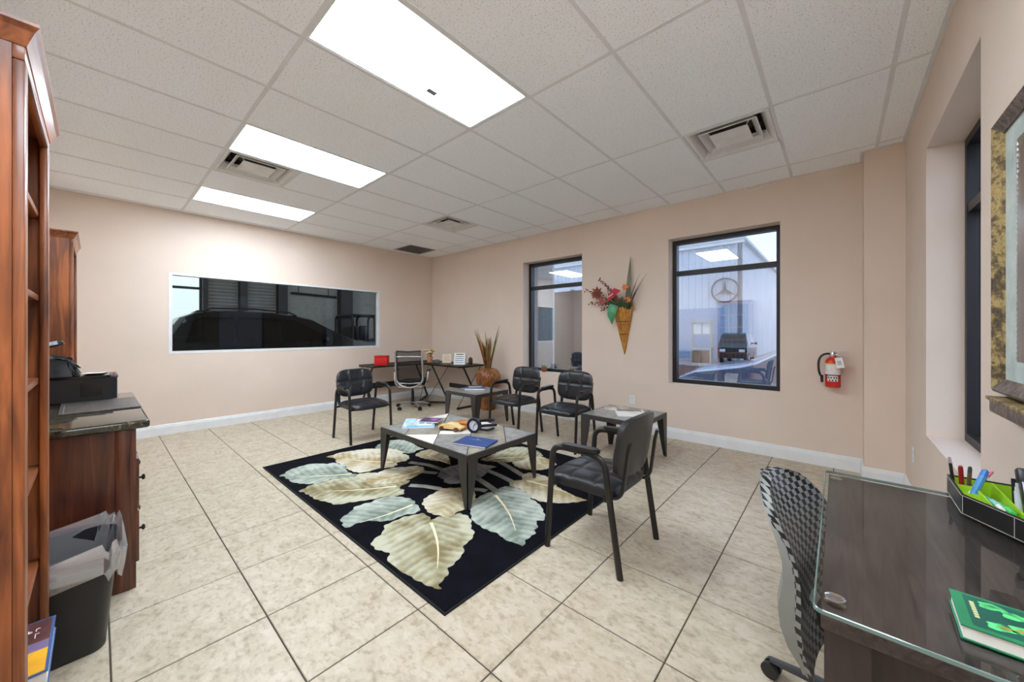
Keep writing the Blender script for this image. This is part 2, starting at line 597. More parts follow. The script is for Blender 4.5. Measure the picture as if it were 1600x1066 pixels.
def copy_tree(root, label=None):
    r = root.copy()
    COL.objects.link(r)
    if label:
        r['label'] = label
    for ch in root.children:
        c = ch.copy()
        COL.objects.link(c)
        c.parent = r
        for g in ch.children:
            d = g.copy()
            COL.objects.link(d)
            d.parent = c
    return r
LEAVES = [
 ('teal', [(-3.82, 1.09), (-3.86, 1.16), (-3.92, 1.21), (-3.94, 1.27), (-3.95, 1.35), (-3.95, 1.42), (-3.89, 1.48), (-3.82, 1.53), (-3.81, 1.59), (-3.73, 1.6), (-3.65, 1.65), (-3.59, 1.6), (-3.47, 1.57), (-3.38, 1.58), (-3.33, 1.6), (-3.31, 1.53), (-3.35, 1.48), (-3.4, 1.42), (-3.4, 1.36), (-3.39, 1.3), (-3.41, 1.25), (-3.46, 1.2), (-3.53, 1.16), (-3.61, 1.13), (-3.66, 1.14), (-3.73, 1.13), (-3.8, 1.14)], (-3.367, 1.59), (-3.821, 1.089)),
 ('teal', [(-3.93, 2.09), (-4.04, 2.19), (-4.09, 2.35), (-4.03, 2.46), (-3.93, 2.49), (-3.77, 2.48), (-3.61, 2.45), (-3.5, 2.45), (-3.52, 2.37), (-3.47, 2.29), (-3.51, 2.23), (-3.59, 2.23), (-3.67, 2.24), (-3.82, 2.19), (-3.87, 2.11)], (-3.527, 2.238), (-4.029, 2.197)),
 ('cream', [(-4.05, 1.6), (-4.05, 1.68), (-4.08, 1.75), (-4.06, 1.82), (-4.02, 1.93), (-3.98, 2.03), (-3.89, 2.11), (-3.84, 2.17), (-3.71, 2.23), (-3.6, 2.23), (-3.54, 2.2), (-3.44, 2.21), (-3.36, 2.17), (-3.31, 2.1), (-3.34, 2.01), (-3.28, 1.98), (-3.26, 1.93), (-3.28, 1.87), (-3.33, 1.79), (-3.32, 1.72), (-3.35, 1.64), (-3.41, 1.61), (-3.53, 1.6), (-3.57, 1.6), (-3.65, 1.65), (-3.74, 1.61), (-3.82, 1.61), (-3.9, 1.65), (-3.98, 1.64)], (-3.344, 2.006), (-4.054, 1.602)),
 ('tan', [(-3.34, 1.09), (-3.36, 1.16), (-3.4, 1.21), (-3.4, 1.25), (-3.38, 1.32), (-3.39, 1.4), (-3.35, 1.47), (-3.3, 1.54), (-3.33, 1.62), (-3.29, 1.69), (-3.23, 1.74), (-3.2, 1.74), (-3.15, 1.61), (-3.07, 1.55), (-3.01, 1.59), (-2.93, 1.7), (-2.86, 1.85), (-2.81, 1.81), (-2.81, 1.75), (-2.78, 1.69), (-2.71, 1.7), (-2.65, 1.66), (-2.65, 1.6), (-2.72, 1.52), (-2.74, 1.45), (-2.79, 1.36), (-2.83, 1.29), (-2.85, 1.23), (-2.89, 1.2), (-2.96, 1.19), (-3.0, 1.17), (-3.09, 1.14), (-3.18, 1.14), (-3.23, 1.13), (-3.3, 1.13)], (-2.802, 1.723), (-3.335, 1.088)),
 ('cream', [(-3.07, 1.55), (-3.15, 1.61), (-3.22, 1.74), (-3.25, 1.83), (-3.23, 1.92), (-3.15, 2.01), (-3.11, 2.09), (-3.02, 2.11), (-2.94, 2.06), (-2.91, 2.0), (-2.88, 1.91), (-2.88, 1.85), (-2.88, 1.76), (-2.93, 1.68), (-3.01, 1.59)], (-2.97, 2.054), (-3.066, 1.552)),
 ('teal', [(-2.49, 1.07), (-2.53, 1.11), (-2.57, 1.13), (-2.62, 1.13), (-2.65, 1.19), (-2.68, 1.25), (-2.72, 1.28), (-2.72, 1.36), (-2.7, 1.41), (-2.72, 1.47), (-2.69, 1.55), (-2.63, 1.6), (-2.54, 1.64), (-2.47, 1.64), (-2.43, 1.62), (-2.36, 1.61), (-2.31, 1.58), (-2.3, 1.53), (-2.34, 1.47), (-2.34, 1.43), (-2.34, 1.36), (-2.39, 1.3), (-2.46, 1.26), (-2.48, 1.2), (-2.47, 1.14), (-2.48, 1.1)], (-2.425, 1.617), (-2.491, 1.074)),
 ('cream', [(-2.2, 1.61), (-2.26, 1.61), (-2.33, 1.64), (-2.38, 1.65), (-2.44, 1.71), (-2.46, 1.76), (-2.47, 1.84), (-2.5, 1.92), (-2.45, 1.98), (-2.39, 2.04), (-2.31, 2.08), (-2.23, 2.06), (-2.13, 1.97), (-2.09, 1.88), (-2.07, 1.81), (-2.09, 1.76), (-2.07, 1.7), (-2.08, 1.65), (-2.14, 1.63)], (-2.373, 1.989), (-2.153, 1.626)),
 ('tan', [(-2.13, 1.55), (-2.18, 1.57), (-2.26, 1.57), (-2.28, 1.51), (-2.31, 1.46), (-2.31, 1.37), (-2.31, 1.3), (-2.25, 1.26), (-2.22, 1.22), (-2.2, 1.16), (-2.17, 1.13), (-2.1, 1.12), (-2.04, 1.14), (-2.0, 1.16), (-1.93, 1.1), (-1.87, 1.09), (-1.8, 1.09), (-1.76, 1.12), (-1.7, 1.12), (-1.64, 1.13), (-1.59, 1.14), (-1.55, 1.15), (-1.52, 1.17), (-1.56, 1.18), (-1.57, 1.22), (-1.58, 1.26), (-1.63, 1.3), (-1.63, 1.34), (-1.65, 1.4), (-1.67, 1.45), (-1.73, 1.5), (-1.74, 1.57), (-1.78, 1.64), (-1.85, 1.67), (-1.91, 1.73), (-1.98, 1.76), (-2.06, 1.75), (-2.07, 1.7), (-2.08, 1.65), (-2.13, 1.61)], (-2.126, 1.546), (-1.532, 1.161)),
 ('cream', [(-2.15, 2.39), (-2.14, 2.47), (-2.1, 2.51), (-2.18, 2.6), (-2.17, 2.68), (-2.09, 2.72), (-1.95, 2.72), (-1.79, 2.6), (-1.63, 2.55), (-1.53, 2.54), (-1.47, 2.55), (-1.5, 2.48), (-1.58, 2.38), (-1.66, 2.32), (-1.73, 2.29), (-1.82, 2.29), (-1.88, 2.33), (-1.99, 2.36), (-2.1, 2.35)], (-2.086, 2.527), (-1.469, 2.553)),
 ('teal', [(-2.09, 2.14), (-2.13, 2.23), (-2.13, 2.31), (-2.08, 2.34), (-1.98, 2.35), (-1.86, 2.32), (-1.82, 2.27), (-1.75, 2.26), (-1.67, 2.22), (-1.56, 2.12), (-1.54, 2.07), (-1.58, 2.03), (-1.52, 1.98), (-1.51, 1.93), (-1.48, 1.9), (-1.48, 1.83), (-1.48, 1.8), (-1.46, 1.77), (-1.45, 1.73), (-1.49, 1.74), (-1.54, 1.72), (-1.6, 1.72), (-1.66, 1.74), (-1.71, 1.73), (-1.77, 1.72), (-1.84, 1.73), (-1.91, 1.74), (-1.98, 1.79), (-2.07, 1.86), (-2.11, 1.92), (-2.14, 2.0), (-2.15, 2.1), (-2.14, 2.16)], (-2.09, 2.147), (-1.447, 1.734)),
 ('cream', [(-2.47, 2.79), (-2.43, 2.88), (-2.45, 3.01), (-2.36, 3.12), (-2.18, 3.1), (-2.09, 3.03), (-2.1, 2.86), (-2.15, 2.78), (-2.21, 2.74), (-2.29, 2.72), (-2.38, 2.73)], (-2.214, 2.74), (-2.202, 3.08)),
 ('tan', [(-2.77, 2.63), (-2.77, 2.76), (-2.8, 2.95), (-2.79, 3.15), (-2.72, 3.24), (-2.58, 3.27), (-2.44, 3.22), (-2.34, 3.14), (-2.44, 3.02), (-2.43, 2.88), (-2.49, 2.77), (-2.63, 2.68), (-2.71, 2.63)], (-2.72, 2.672), (-2.343, 3.137)),
 ('grey', [(-2.74, 2.06), (-2.84, 2.19), (-2.85, 2.29), (-2.82, 2.39), (-2.76, 2.53), (-2.63, 2.55), (-2.5, 2.6), (-2.51, 2.5), (-2.45, 2.4), (-2.42, 2.31), (-2.43, 2.22), (-2.43, 2.15), (-2.51, 2.04), (-2.58, 2.02), (-2.64, 2.06)], (-2.418, 2.31), (-2.742, 2.063)),
 ('cream', [(-3.4, 2.26), (-3.45, 2.38), (-3.44, 2.48), (-3.31, 2.5), (-3.11, 2.48), (-3.01, 2.42), (-2.88, 2.33), (-2.94, 2.33), (-3.03, 2.35), (-3.08, 2.3), (-3.24, 2.26)], (-2.929, 2.337), (-3.434, 2.367)),
]
STEMS = [[(-3.249, 2.102), (-3.053, 2.18), (-2.814, 2.2)], [(-2.758, 1.784), (-2.643, 1.861), (-2.503, 1.916)], [(-2.61, 2.729), (-2.376, 2.664), (-2.164, 2.594)], [(-2.517, 2.472), (-2.333, 2.457), (-2.148, 2.426)], [(-2.453, 2.279), (-2.282, 2.241), (-2.092, 2.187)], [(-2.288, 2.097), (-2.23, 2.131), (-2.18, 2.142)], [(-2.934, 2.037), (-2.876, 2.068), (-2.804, 2.11)]]

# ------------------------------------------------------------------ the room
XA, XC, YB, YD, H = -6.54, 0.43, 4.79, -0.475, 2.935
TH = 0.28
REC = 0.16        # depth of window recesses

# floor: grout bed with one tile object per tile
fl_o = struct('floor', box(NB(), XA - TH, XC + TH, YD - TH, YB + TH, -0.12, -0.004), M_GROUT)
T0X, T0Y, TS, GAP = -1.013, 0.0357, 0.492, 0.0055
full_tile = None
def tile_mesh(w, d):
    bm = NB()
    b = 0.0022
    lo = [bm.verts.new(p) for p in ((-w / 2, -d / 2, -0.003), (w / 2, -d / 2, -0.003), (w / 2, d / 2, -0.003), (-w / 2, d / 2, -0.003))]
    m1 = [bm.verts.new((v.co.x, v.co.y, -b)) for v in lo]
    hi = [bm.verts.new((v.co.x * (1 - 2 * b / w), v.co.y * (1 - 2 * b / d), 0)) for v in lo]
    for A, B in ((lo, m1), (m1, hi)):
        for i in range(4):
            bm.faces.new((A[i], A[(i + 1) % 4], B[(i + 1) % 4], B[i]))
    bm.faces.new(hi)
    me = bpy.data.meshes.new('tile')
    bm.to_mesh(me)
    bm.free()
    me.materials.append(M_TILE)
    return me
for n in range(-12, 4):
    for m_ in range(-2, 11):
        x0, x1 = T0X + TS * n + GAP / 2, T0X + TS * (n + 1) - GAP / 2
        y0, y1 = T0Y + TS * m_ + GAP / 2, T0Y + TS * (m_ + 1) - GAP / 2
        x0, x1, y0, y1 = max(x0, XA), min(x1, XC), max(y0, YD), min(y1, YB)
        if x1 - x0 < 0.01 or y1 - y0 < 0.01:
            continue
        isfull = abs(x1 - x0 - (TS - GAP)) < 1e-4 and abs(y1 - y0 - (TS - GAP)) < 1e-4
        if isfull:
            if full_tile is None:
                full_tile = tile_mesh(x1 - x0, y1 - y0)
            me = full_tile
        else:
            me = tile_mesh(x1 - x0, y1 - y0)
        o = bpy.data.objects.new('tile', me)
        COL.objects.link(o)
        o.location = ((x0 + x1) / 2, (y0 + y1) / 2, random.uniform(-0.0004, 0.0004))
        o.parent = fl_o

def wall_with_holes(a0, a1, z0, z1, holes):
    """rectangles (a0,a1,z0,z1) left over once the holes (same plane coords, left to right) are cut"""
    out = []
    cur = a0
    for (h0, h1, hz0, hz1) in holes:
        out.append((cur, h0, z0, z1))
        out.append((h0, h1, z0, hz0))
        out.append((h0, h1, hz1, z1))
        cur = h1
    out.append((cur, a1, z0, z1))
    return out

W1 = (-3.99, -2.85, 0.685, 2.505)
W2 = (-1.60, -0.455, 0.685, 2.505)
WA = (0.62, 3.58, 1.045, 2.115)
WC = (2.35, 3.565, 0.66, 2.515)
ZT = H + 0.25
bm = NB()
for (a, b, c, d) in wall_with_holes(XA - TH, XC + TH, -0.1, ZT, [W1, W2]):
    box(bm, a, b, YB, YB + TH, c, d)
struct('wall_back', bm, M_WALL)
bm = NB()
for (a, b, c, d) in wall_with_holes(YD - TH, YB, -0.1, ZT, [WA]):
    box(bm, XA - 0.16, XA, a, b, c, d)
struct('wall_left', bm, M_WALL)
bm = NB()
for (a, b, c, d) in wall_with_holes(YD - TH, YB, -0.1, ZT, [WC]):
    box(bm, XC, XC + TH, a, b, c, d)
struct('wall_right', bm, M_WALL)
struct('wall_front', box(NB(), XA, XC, YD - TH, YD, -0.1, ZT), M_WALL)
CX0, CY0 = 0.176, 4.52
struct('wall_corner', box(NB(), CX0, XC, CY0, YB, 0, H + 0.02), M_WALL)

# baseboards: extruded profile
BBP = [(0, 0), (0.017, 0), (0.017, 0.098), (0.013, 0.104), (0.015, 0.108), (0.011, 0.118), (0.009, 0.130), (0.004, 0.135), (0, 0.135)]
def baseboard(name, p0, p1, nrm):
    bm = NB()
    p0, p1, n = Vector((*p0, 0)), Vector((*p1, 0)), Vector((*nrm, 0))
    loft(bm, [[p + n * a + Vector((0, 0, z)) for a, z in BBP] for p in (p0, p1)])
    o = struct(name, bm, M_WHITE)
    return o
baseboard('baseboard_left', (XA, YD), (XA, YB), (1, 0))
baseboard('baseboard_back', (XA, YB), (CX0, YB), (0, -1))
baseboard('baseboard_corner', (CX0 - 0.0165, CY0), (XC, CY0), (0, -1))
baseboard('baseboard_corner_return', (CX0, CY0 - 0.012), (CX0, YB), (-1, 0))
baseboard('baseboard_right', (XC, YD), (XC, CY0), (-1, 0))
baseboard('baseboard_front', (XA, YD), (XC, YD), (0, 1))

# ceiling: deck + panels + exposed grid
ceil = struct('ceiling', box(NB(), XA - TH, XC + TH, YD - TH, YB + TH, H + 0.12, H + 0.25), M_WHITE)
GX = [XA] + [-5.232 + 0.6096 * i for i in range(-2, 10)] + [XC]
GY = [-0.475 + 1.2192 * j for j in range(0, 5)] + [YB]
def gi(i):
    return -5.232 + 0.6096 * i
def gj(j):
    return -0.475 + 1.2192 * j
LIGHTS = [(-1, 1), (2, 1), (5, 1), (8, 0)]  # last panel is added out of view, to even out the room light
VENTS = [(1, 1, 0), (1, 3, 0), (7, 3, 0), (-2, 3, 1)]       # column, row, half
panel_cache = {}
def ceiling_panel(x0, x1, y0, y1):
    k = (round(x1 - x0, 3), round(y1 - y0, 3))
    if k not in panel_cache:
        bm = NB()
        box(bm, -k[0] / 2 + .002, k[0] / 2 - .002, -k[1] / 2 + .002, k[1] / 2 - .002, 0, 0.016)
        me = bpy.data.meshes.new('ceiling_panel')
        bm.to_mesh(me)
        bm.free()
        me.materials.append(M_CEIL)
        panel_cache[k] = me
    o = bpy.data.objects.new('ceiling_panel', panel_cache[k])
    COL.objects.link(o)
    o.location = ((x0 + x1) / 2, (y0 + y1) / 2, H + 0.003)
    o.parent = ceil
for a in range(len(GX) - 1):
    for b in range(len(GY) - 1):
        i, j = a - 3, b
        if (i, j) in LIGHTS:
            continue
        x0, x1, y0, y1 = GX[a], GX[a + 1], GY[b], GY[b + 1]
        hv = [v[2] for v in VENTS if v[:2] == (i, j)]
        if hv:
            ym = y0 + 0.6096
            if hv[0] == 0:
                ceiling_panel(x0, x1, ym, y1)
            else:
                ceiling_panel(x0, x1, y0, ym)
            part('grid_bar', M_TBAR, ceil, (x0, x1, ym - .012, ym + .012, H, H + .03), smooth=False)
            continue
        ceiling_panel(x0, x1, y0, y1)
for x in GX[1:-1]:
    part('grid_bar', M_TBAR, ceil, (x - .012, x + .012, YD, YB, H, H + .03), smooth=False)
for y in GY[1:-1]:
    part('grid_bar', M_TBAR, ceil, (XA, XC, y - .012, y + .012, H + .0006, H + .03), smooth=False)
def wall_angle(x0, x1, y0, y1):
    part('wall_angle', M_TBAR, ceil, (x0, x1, y0, y1, H - .001, H + .03), smooth=False)
wall_angle(XA, XA + .022, YD, YB)
wall_angle(XA + .022, CX0, YB - .022, YB)
wall_angle(CX0 - .022, CX0, CY0, YB - .022)
wall_angle(CX0 - .022, XC, CY0 - .022, CY0)
wall_angle(XC - .022, XC, YD, CY0 - .022)

# recessed light troffers
LLAB = {-1: 'small looking far ceiling light panel nearest the interior viewing window wall',
        2: 'glowing ceiling light panel right beside a square air vent',
        5: 'largest glowing ceiling light panel at top centre of the photo',
        8: 'added ceiling light panel out of view at the bookcase end of the room'}
for (i, j) in LIGHTS:
    x0, x1, y0, y1 = gi(i), gi(i + 1), gj(j), gj(j + 1)
    t = thing('ceiling_light', LLAB[i], 'ceiling light', ((x0 + x1) / 2, (y0 + y1) / 2, H + .002), group='recessed ceiling light panels')
    w, d = (x1 - x0) / 2 - .013, (y1 - y0) / 2 - .013
    bm = NB()
    for bx_ in ((-w, w, -d, -d + .012), (-w, w, d - .012, d), (-w, -w + .012, -d + .012, d - .012), (w - .012, w, -d + .012, d - .012)):
        box(bm, *bx_, 0, .03)
    obj('frame', bm, M_WHITE, t, False)
    obj('housing', box(NB(), -w, w, -d, d, .03, .085), M_WHITE, t, False)
    obj('diffuser', box(NB(), -w + .012, w - .012, -d + .012, d - .012, .004, .010), M_PANEL, t, False)
    if i == 5:
        part('rating_label', mat('grey_label', (150, 150, 148), .7), t, (-.18, -.14, .1, .17, .002, .0045), smooth=False)

# square three-cone supply diffusers
def vent(i, j, half, label):
    x0, y0 = gi(i), gj(j) + 0.6096 * half
    t = thing('air_vent', label, 'air vent', (x0 + .3048, y0 + .3048, H + .002), group='square ceiling air vents')
    h = 0.29
    def sq(a, z):
        return [(-a, -a, z), (a, -a, z), (a, a, z), (-a, a, z)]
    bm = NB()
    loft(bm, [sq(h, .004), sq(h, 0), sq(h - .022, 0), sq(h - .03, .008), sq(h - .075, .085), sq(h - .072, .088), sq(h - .02, .012)], cap=False)
    obj('frame', bm, M_VENT, t, False)
    bm = NB()
    loft(bm, [sq(.205, .012), sq(.200, .006), sq(.155, .058), sq(.158, .062), sq(.205, .014)], cap=False)
    c1 = obj('cone', bm, M_VENT, t, False)
    bm = NB()
    loft(bm, [sq(.135, .008), sq(.130, .004), sq(.03, .03), sq(.028, .034), sq(.135, .012)])
    obj('cone', bm, M_VENT, t, False)
    bm = NB()
    lathe(bm, [(.205, .087), (.205, .115), (.200, .115), (.200, .087)], 28, cap=False)
    obj('duct_collar', bm, M_DUCT, t)
    obj('plenum', box(NB(), -.27, .27, -.27, .27, .112, .116), M_DUCT, t, False)
    for a in (-1, 1):
        for b in (-1, 1):
            obj('bracket', tube(NB(), [(a * .13, b * .13, .02), (a * .21, b * .21, .07)], .004, 6), M_SILVER, t)
vent(7, 3, 0, 'square white air vent nearest the right hand window')
vent(1, 1, 0, 'square white air vent alongside a glowing ceiling light')
vent(1, 3, 0, 'small looking far square air vent toward the room corner')
# return grille
x0, y0 = gi(-2), gj(3) + .6096
t = thing('return_grille', 'flat grey return air grille in the far ceiling corner', 'air grille', (x0 + .3048, y0 + .3048, H + .002))
bm = NB()
for b_ in ((-.29, .29, -.29, -.265), (-.29, .29, .265, .29), (-.29, -.265, -.265, .265), (.265, .29, -.265, .265)):
    box(bm, *b_, 0, .012)
obj('frame', bm, mat('grille_grey', (150, 150, 152), .5), t, False)
obj('backing', box(NB(), -.27, .27, -.27, .27, .03, .034), M_DUCT, t, False)
bm = NB()
for k in range(26):
    y = -.255 + k * .0204
    prism(bm, [(y, .004), (y + .003, .004), (y + .014, .022), (y + .011, .022)], -.265, .265, YZ)
obj('louvre', bm, mat('grille_grey', (150, 150, 152), .5), t, False)

# windows (black aluminium frame, transom bar, two panes)
def window(name, plane, a0, a1, z0, z1, q, out):
    """frame in plane 'y' (wall_back) or 'x' (wall_right) at depth q; out=+1 to the outside"""
    fw, fd = .048, .09
    zm = 2.085
    def bx_(bm, a, b, c, d, e=0, f=None):
        f = fd if f is None else f
        if plane == 'y':
            box(bm, a, b, q + e, q + f, c, d)
        else:
            box(bm, q + e, q + f, a, b, c, d)
    bm = NB()
    bx_(bm, a0, a0 + fw, z0, z1)
    bx_(bm, a1 - fw, a1, z0, z1)
    bx_(bm, a0 + fw, a1 - fw, z0, z0 + fw)
    bx_(bm, a0 + fw, a1 - fw, z1 - fw, z1)
    o = struct(name, bm, M_BLACKFRAME)
    bm = NB()
    bx_(bm, a0 + fw, a1 - fw, zm - .028, zm + .028, .005)
    obj('transom_bar', bm, M_BLACKFRAME, o, False)
    for (c, d) in ((z0 + fw, zm - .028), (zm + .028, z1 - fw)):
        bm = NB()
        bx_(bm, a0 + fw, a1 - fw, c, d, .045, .046)
        bmesh.ops.delete(bm, geom=[f for f in bm.faces if f.calc_area() < max(g.calc_area() for g in bm.faces) * .9], context='FACES')
        fs = list(bm.faces)
        bmesh.ops.delete(bm, geom=fs[1:], context='FACES')
        obj('pane', bm, M_GLASS, o, False)
    return o
window('window_1', 'y', *W1, YB + REC, 1)
window('window_2', 'y', *W2, YB + REC, 1)
window('window_3', 'x', *WC, XC + REC, 1)
# white framed interior viewing window
y0, y1, z0, z1 = WA
bm = NB()
f = .035
for b_ in ((y0, y1, z0, z0 + f), (y0, y1, z1 - f * .8, z1), (y0, y0 + f, z0 + f, z1 - f * .8), (y1 - f * 1.3, y1, z0 + f, z1 - f * .8)):
    box(bm, XA - .10, XA + .004, *b_)
o = struct('window_4', bm, M_WHITE)
bm = NB()
v = [bm.verts.new((XA - .06, a, b)) for a, b in ((y0 + f, z0 + f), (y1 - f * 1.3, z0 + f), (y1 - f * 1.3, z1 - f * .8), (y0 + f, z1 - f * .8))]
bm.faces.new(v)
obj('pane', bm, M_TINT, o, False)

# outlets and plates
def outlet(name, label, loc, rz):
    t = thing(name, label, 'outlet', loc, rz)
    obj('cover_plate', box(NB(), -.037, .037, -.006, 0, -.058, .058, bev=.003), M_WHITE, t)
    for s in (-1, 1):
        obj('socket', prism(NB(), rrect(-.016, .016, s * .024 - .014, s * .024 + .014, .009), .006, .0075, XZ), mat('socket_face', (214, 214, 210), .4), t)
outlet('wall_outlet', 'white outlet plate low on wall between the two windows', (-2.073, YB, .42), 0)
outlet('wall_outlet', 'white outlet plate low on wall under the deep recessed window', (XC, 4.075, .40), -PI / 2)
bm = NB()
tube(bm, [(-.78, YB - .01, H), (-.74, YB - .02, H - .045), (-.66, YB - .02, H - .05), (-.6, YB - .02, H - .02), (-.52, YB - .02, H - .035), (-.46, YB - .01, H)], .004, 6)
tag(obj('loose_cable', bm, M_WHITE), 'thin white loose cable at the ceiling edge above right window', 'cable')

# ------------------------------------------------------------------ rug
t = thing('area_rug', 'black area rug with large cream, tan and teal leaves', 'rug', (0, 0, 0))
RX0, RX1, RY0, RY1 = -4.205, -1.385, 1.088, 3.335
obj('rug_pile', prism(NB(), rrect(RX0, RX1, RY0, RY1, .012, 2), .0005, .011), M_RUG, t)
bm = NB()
b_ = .012
for q in ((RX0 - b_, RX1 + b_, RY0 - b_, RY0), (RX0 - b_, RX1 + b_, RY1, RY1 + b_), (RX0 - b_, RX0, RY0, RY1), (RX1, RX1 + b_, RY0, RY1)):
    box(bm, *q, .0005, .0085)
obj('binding', bm, M_RUGEDGE, t, False)
def smooth_poly(poly, it=1):
    for _ in range(it):
        out = []
        n = len(poly)
        for i in range(n):
            p, q = poly[i], poly[(i + 1) % n]
            out.append((p[0] * .9 + q[0] * .1, p[1] * .9 + q[1] * .1))
            out.append((p[0] * .1 + q[0] * .9, p[1] * .1 + q[1] * .9))
        poly = out
    return poly
def scallop(poly, step=.012, amp=.010, wave=.075):
    """resample an outline and give it small rounded lobes"""
    ar = sum(p[0] * q[1] - q[0] * p[1] for p, q in zip(poly, poly[1:] + poly[:1]))
    sg = 1 if ar > 0 else -1
    out, s = [], 0.0
    for p, q in zip(poly, poly[1:] + poly[:1]):
        d = math.hypot(q[0] - p[0], q[1] - p[1])
        if d < 1e-6:
            continue
        n = max(1, int(d / step))
        nx, ny = (q[1] - p[1]) / d * sg, -(q[0] - p[0]) / d * sg
        for k in range(n):
            f = k / n
            o = amp * (abs(math.sin(PI * (s + d * f) / wave)) - .5)
            out.append((p[0] + (q[0] - p[0]) * f + nx * o, p[1] + (q[1] - p[1]) * f + ny * o))
        s += d
    return out
LCOL = {'teal': 'teal grey leaf', 'tan': 'olive tan leaf', 'cream': 'cream leaf', 'grey': 'grey leaf'}
for i, st in enumerate(STEMS):
    bm = NB()
    w = .03
    p = [Vector((*q, 0)) for q in st]
    L_, R_ = [], []
    for k, q in enumerate(p):
        d = (p[min(k + 1, 2)] - p[max(k - 1, 0)]).normalized()
        nrm = Vector((-d.y, d.x, 0)) * w
        L_.append((q + nrm)[:2])
        R_.append((q - nrm)[:2])
    prism(bm, L_ + R_[::-1], .0105, .0114)
    obj('stem', bm, M_STEM, t, False)
for i, (c, poly, base, tip) in enumerate(LEAVES):
    poly = scallop(smooth_poly([p for p in poly], 1))
    poly = clip(clip(clip(clip(poly, 1, 0, RX1 - .02), -1, 0, -RX0 - .02), 0, 1, RY1 - .02), 0, -1, -RY0 - .02)
    bm = NB()
    ztop = .0118 + .00015 * i
    prism(bm, poly, .0105, ztop)
    ax = (Vector(tip) - Vector(base))
    L_ = ax.length
    ax /= L_
    uvl = bm.loops.layers.uv.new('UVMap')
    for f in bm.faces:
        for l in f.loops:
            d = Vector(l.vert.co[:2]) - Vector(base)
            l[uvl].uv = (d.dot(ax), d.cross(ax))
    lf = obj('leaf', bm, LEAFM[c], t, False)
    lf['label'] = LCOL[c]
    if c in ('tan', 'teal', 'cream') and L_ > .45:
        bm = NB()
        pr = Vector((-ax.y, ax.x))
        pts = []
        for k in range(9):
            s = k / 8 * .72
            q = Vector(base) + ax * (L_ * (.04 + s)) + pr * (math.sin(s * 4) * .035 * L_)
            pts.append(q)
        L2, R2 = [], []
        for k, q in enumerate(pts):
            w = .011 * (1 - k / 9.5)
            L2.append((q + pr * w)[:])
            R2.append((q - pr * w)[:])
        prism(bm, L2 + R2[::-1], ztop - .0005, ztop + .0005)
        obj('midrib', bm, M_VEIN, lf, False)

# ------------------------------------------------------------------ tapered metal leg tables
def taper_leg(x, y, sx, sy, h, wt=.108, wb=.034):
    """folded L-shaped leg at a corner; sx, sy point inwards; slightly splayed outwards at the top"""
    bm = NB()
    th = .006
    n = 6
    for axis in (0, 1):
        rings = []
        for k in range(n + 1):
            s = k / n
            z = h * (1 - s)
            w = wt + (wb - wt) * s ** 1.25
            o = .0 * s
            x0, y0 = x - sx * o, y - sy * o
            if axis == 0:
                ring = [(x0, y0, z), (x0 + sx * w, y0, z), (x0 + sx * w, y0 + sy * th, z), (x0, y0 + sy * th, z)]
            else:
                ring = [(x0, y0, z), (x0, y0 + sy * w, z), (x0 + sx * th, y0 + sy * w, z), (x0 + sx * th, y0, z)]
            rings.append(ring)
        loft(bm, rings)
    return bm

def metal_table(name, label, cat, loc, w, d, h, group=None, apron=.045):
    t = thing(name, label, cat, loc, group=group)
    x, y = w / 2, d / 2
    bm = NB()
    e = .012
    for q in ((-x, x, -y, -y + e), (-x, x, y - e, y), (-x, -x + e, -y + e, y - e), (x - e, x, -y + e, y - e)):
        box(bm, *q, h - apron, h)
    box(bm, -x + e, x - e, -y + e, y - e, h - .02, h - .008)
    obj('frame', bm, M_TABLEMETAL, t, False)
    for sx in (-1, 1):
        for sy in (-1, 1):
            obj('leg', taper_leg(sx * x, sy * y, -sx, -sy, h - apron), M_TABLEMETAL, t, False)
    return t

CT = (-2.667, 2.222, 0.0145)
CW, CD, CH = 1.25, 0.825, 0.40
ct = metal_table('coffee_table', 'low dark metal coffee table with diagonal slate and marble tiles', 'coffee table', CT, CW, CD, CH)
rect = [(-CW / 2 + .013, -CD / 2 + .013), (CW / 2 - .013, -CD / 2 + .013), (CW / 2 - .013, CD / 2 - .013), (-CW / 2 + .013, CD / 2 - .013)]
rectw = [(p[0] + CT[0], p[1] + CT[1]) for p in rect]
PL = [-9, -1.07, -.65, -.24, .19, 9]
CUTS = {0: [(5.0, 'M_SLATE')], 1: [(4.70, 'M_MARBLE'), (5.60, 'M_TAUPESLATE'), (99, 'M_MARBLE')], 2: [(4.70, 'M_SLATE'), (4.86, 'M_MARBLE'), (5.25, 'M_TAUPESLATE'), (99, 'M_SLATE')],
        3: [(4.55, 'M_TAUPESLATE'), (5.10, 'M_TAUPESLATE'), (99, 'M_MARBLE')], 4: [(99, 'M_SLATE')]}
g = .004
for s in range(5):
    lo = -99
    for (hi, mm) in CUTS[s]:
        hi_ = 99 if (s == 0) else hi
        p = clip(rectw, 1, 1, PL[s + 1] - g * 1.4)
        p = clip(p, -1, -1, -PL[s] - g * 1.4) if p else p
        p = clip(p, -1, 1, hi_ - g * .3) if p else p
        p = clip(p, 1, -1, -lo - g * .3) if p else p
        lo = hi_
        if len(p) < 3:
            continue
        obj('tile', prism(NB(), [(a - CT[0], b - CT[1]) for a, b in p], CH - .008, CH + .0015), globals()[mm], ct, False)

def side_table(label, loc):
    w, h = .66, .47
    t = metal_table('side_table', label, 'side table', loc, w, w, h, group='square metal side tables')
    a = w / 2 - .013
    for q in ((-a, -.0015, -a, a), (.0015, a, -a, a)):
        obj('tile', box(NB(), *q, h - .008, h + .0015), M_SLATE, t, False)
    return t
side_table('square metal side table in front of the woven vase', (-4.03, 3.76, 0))
side_table('square metal side table with magazines beneath the right window', (-1.70, 3.72, 0))

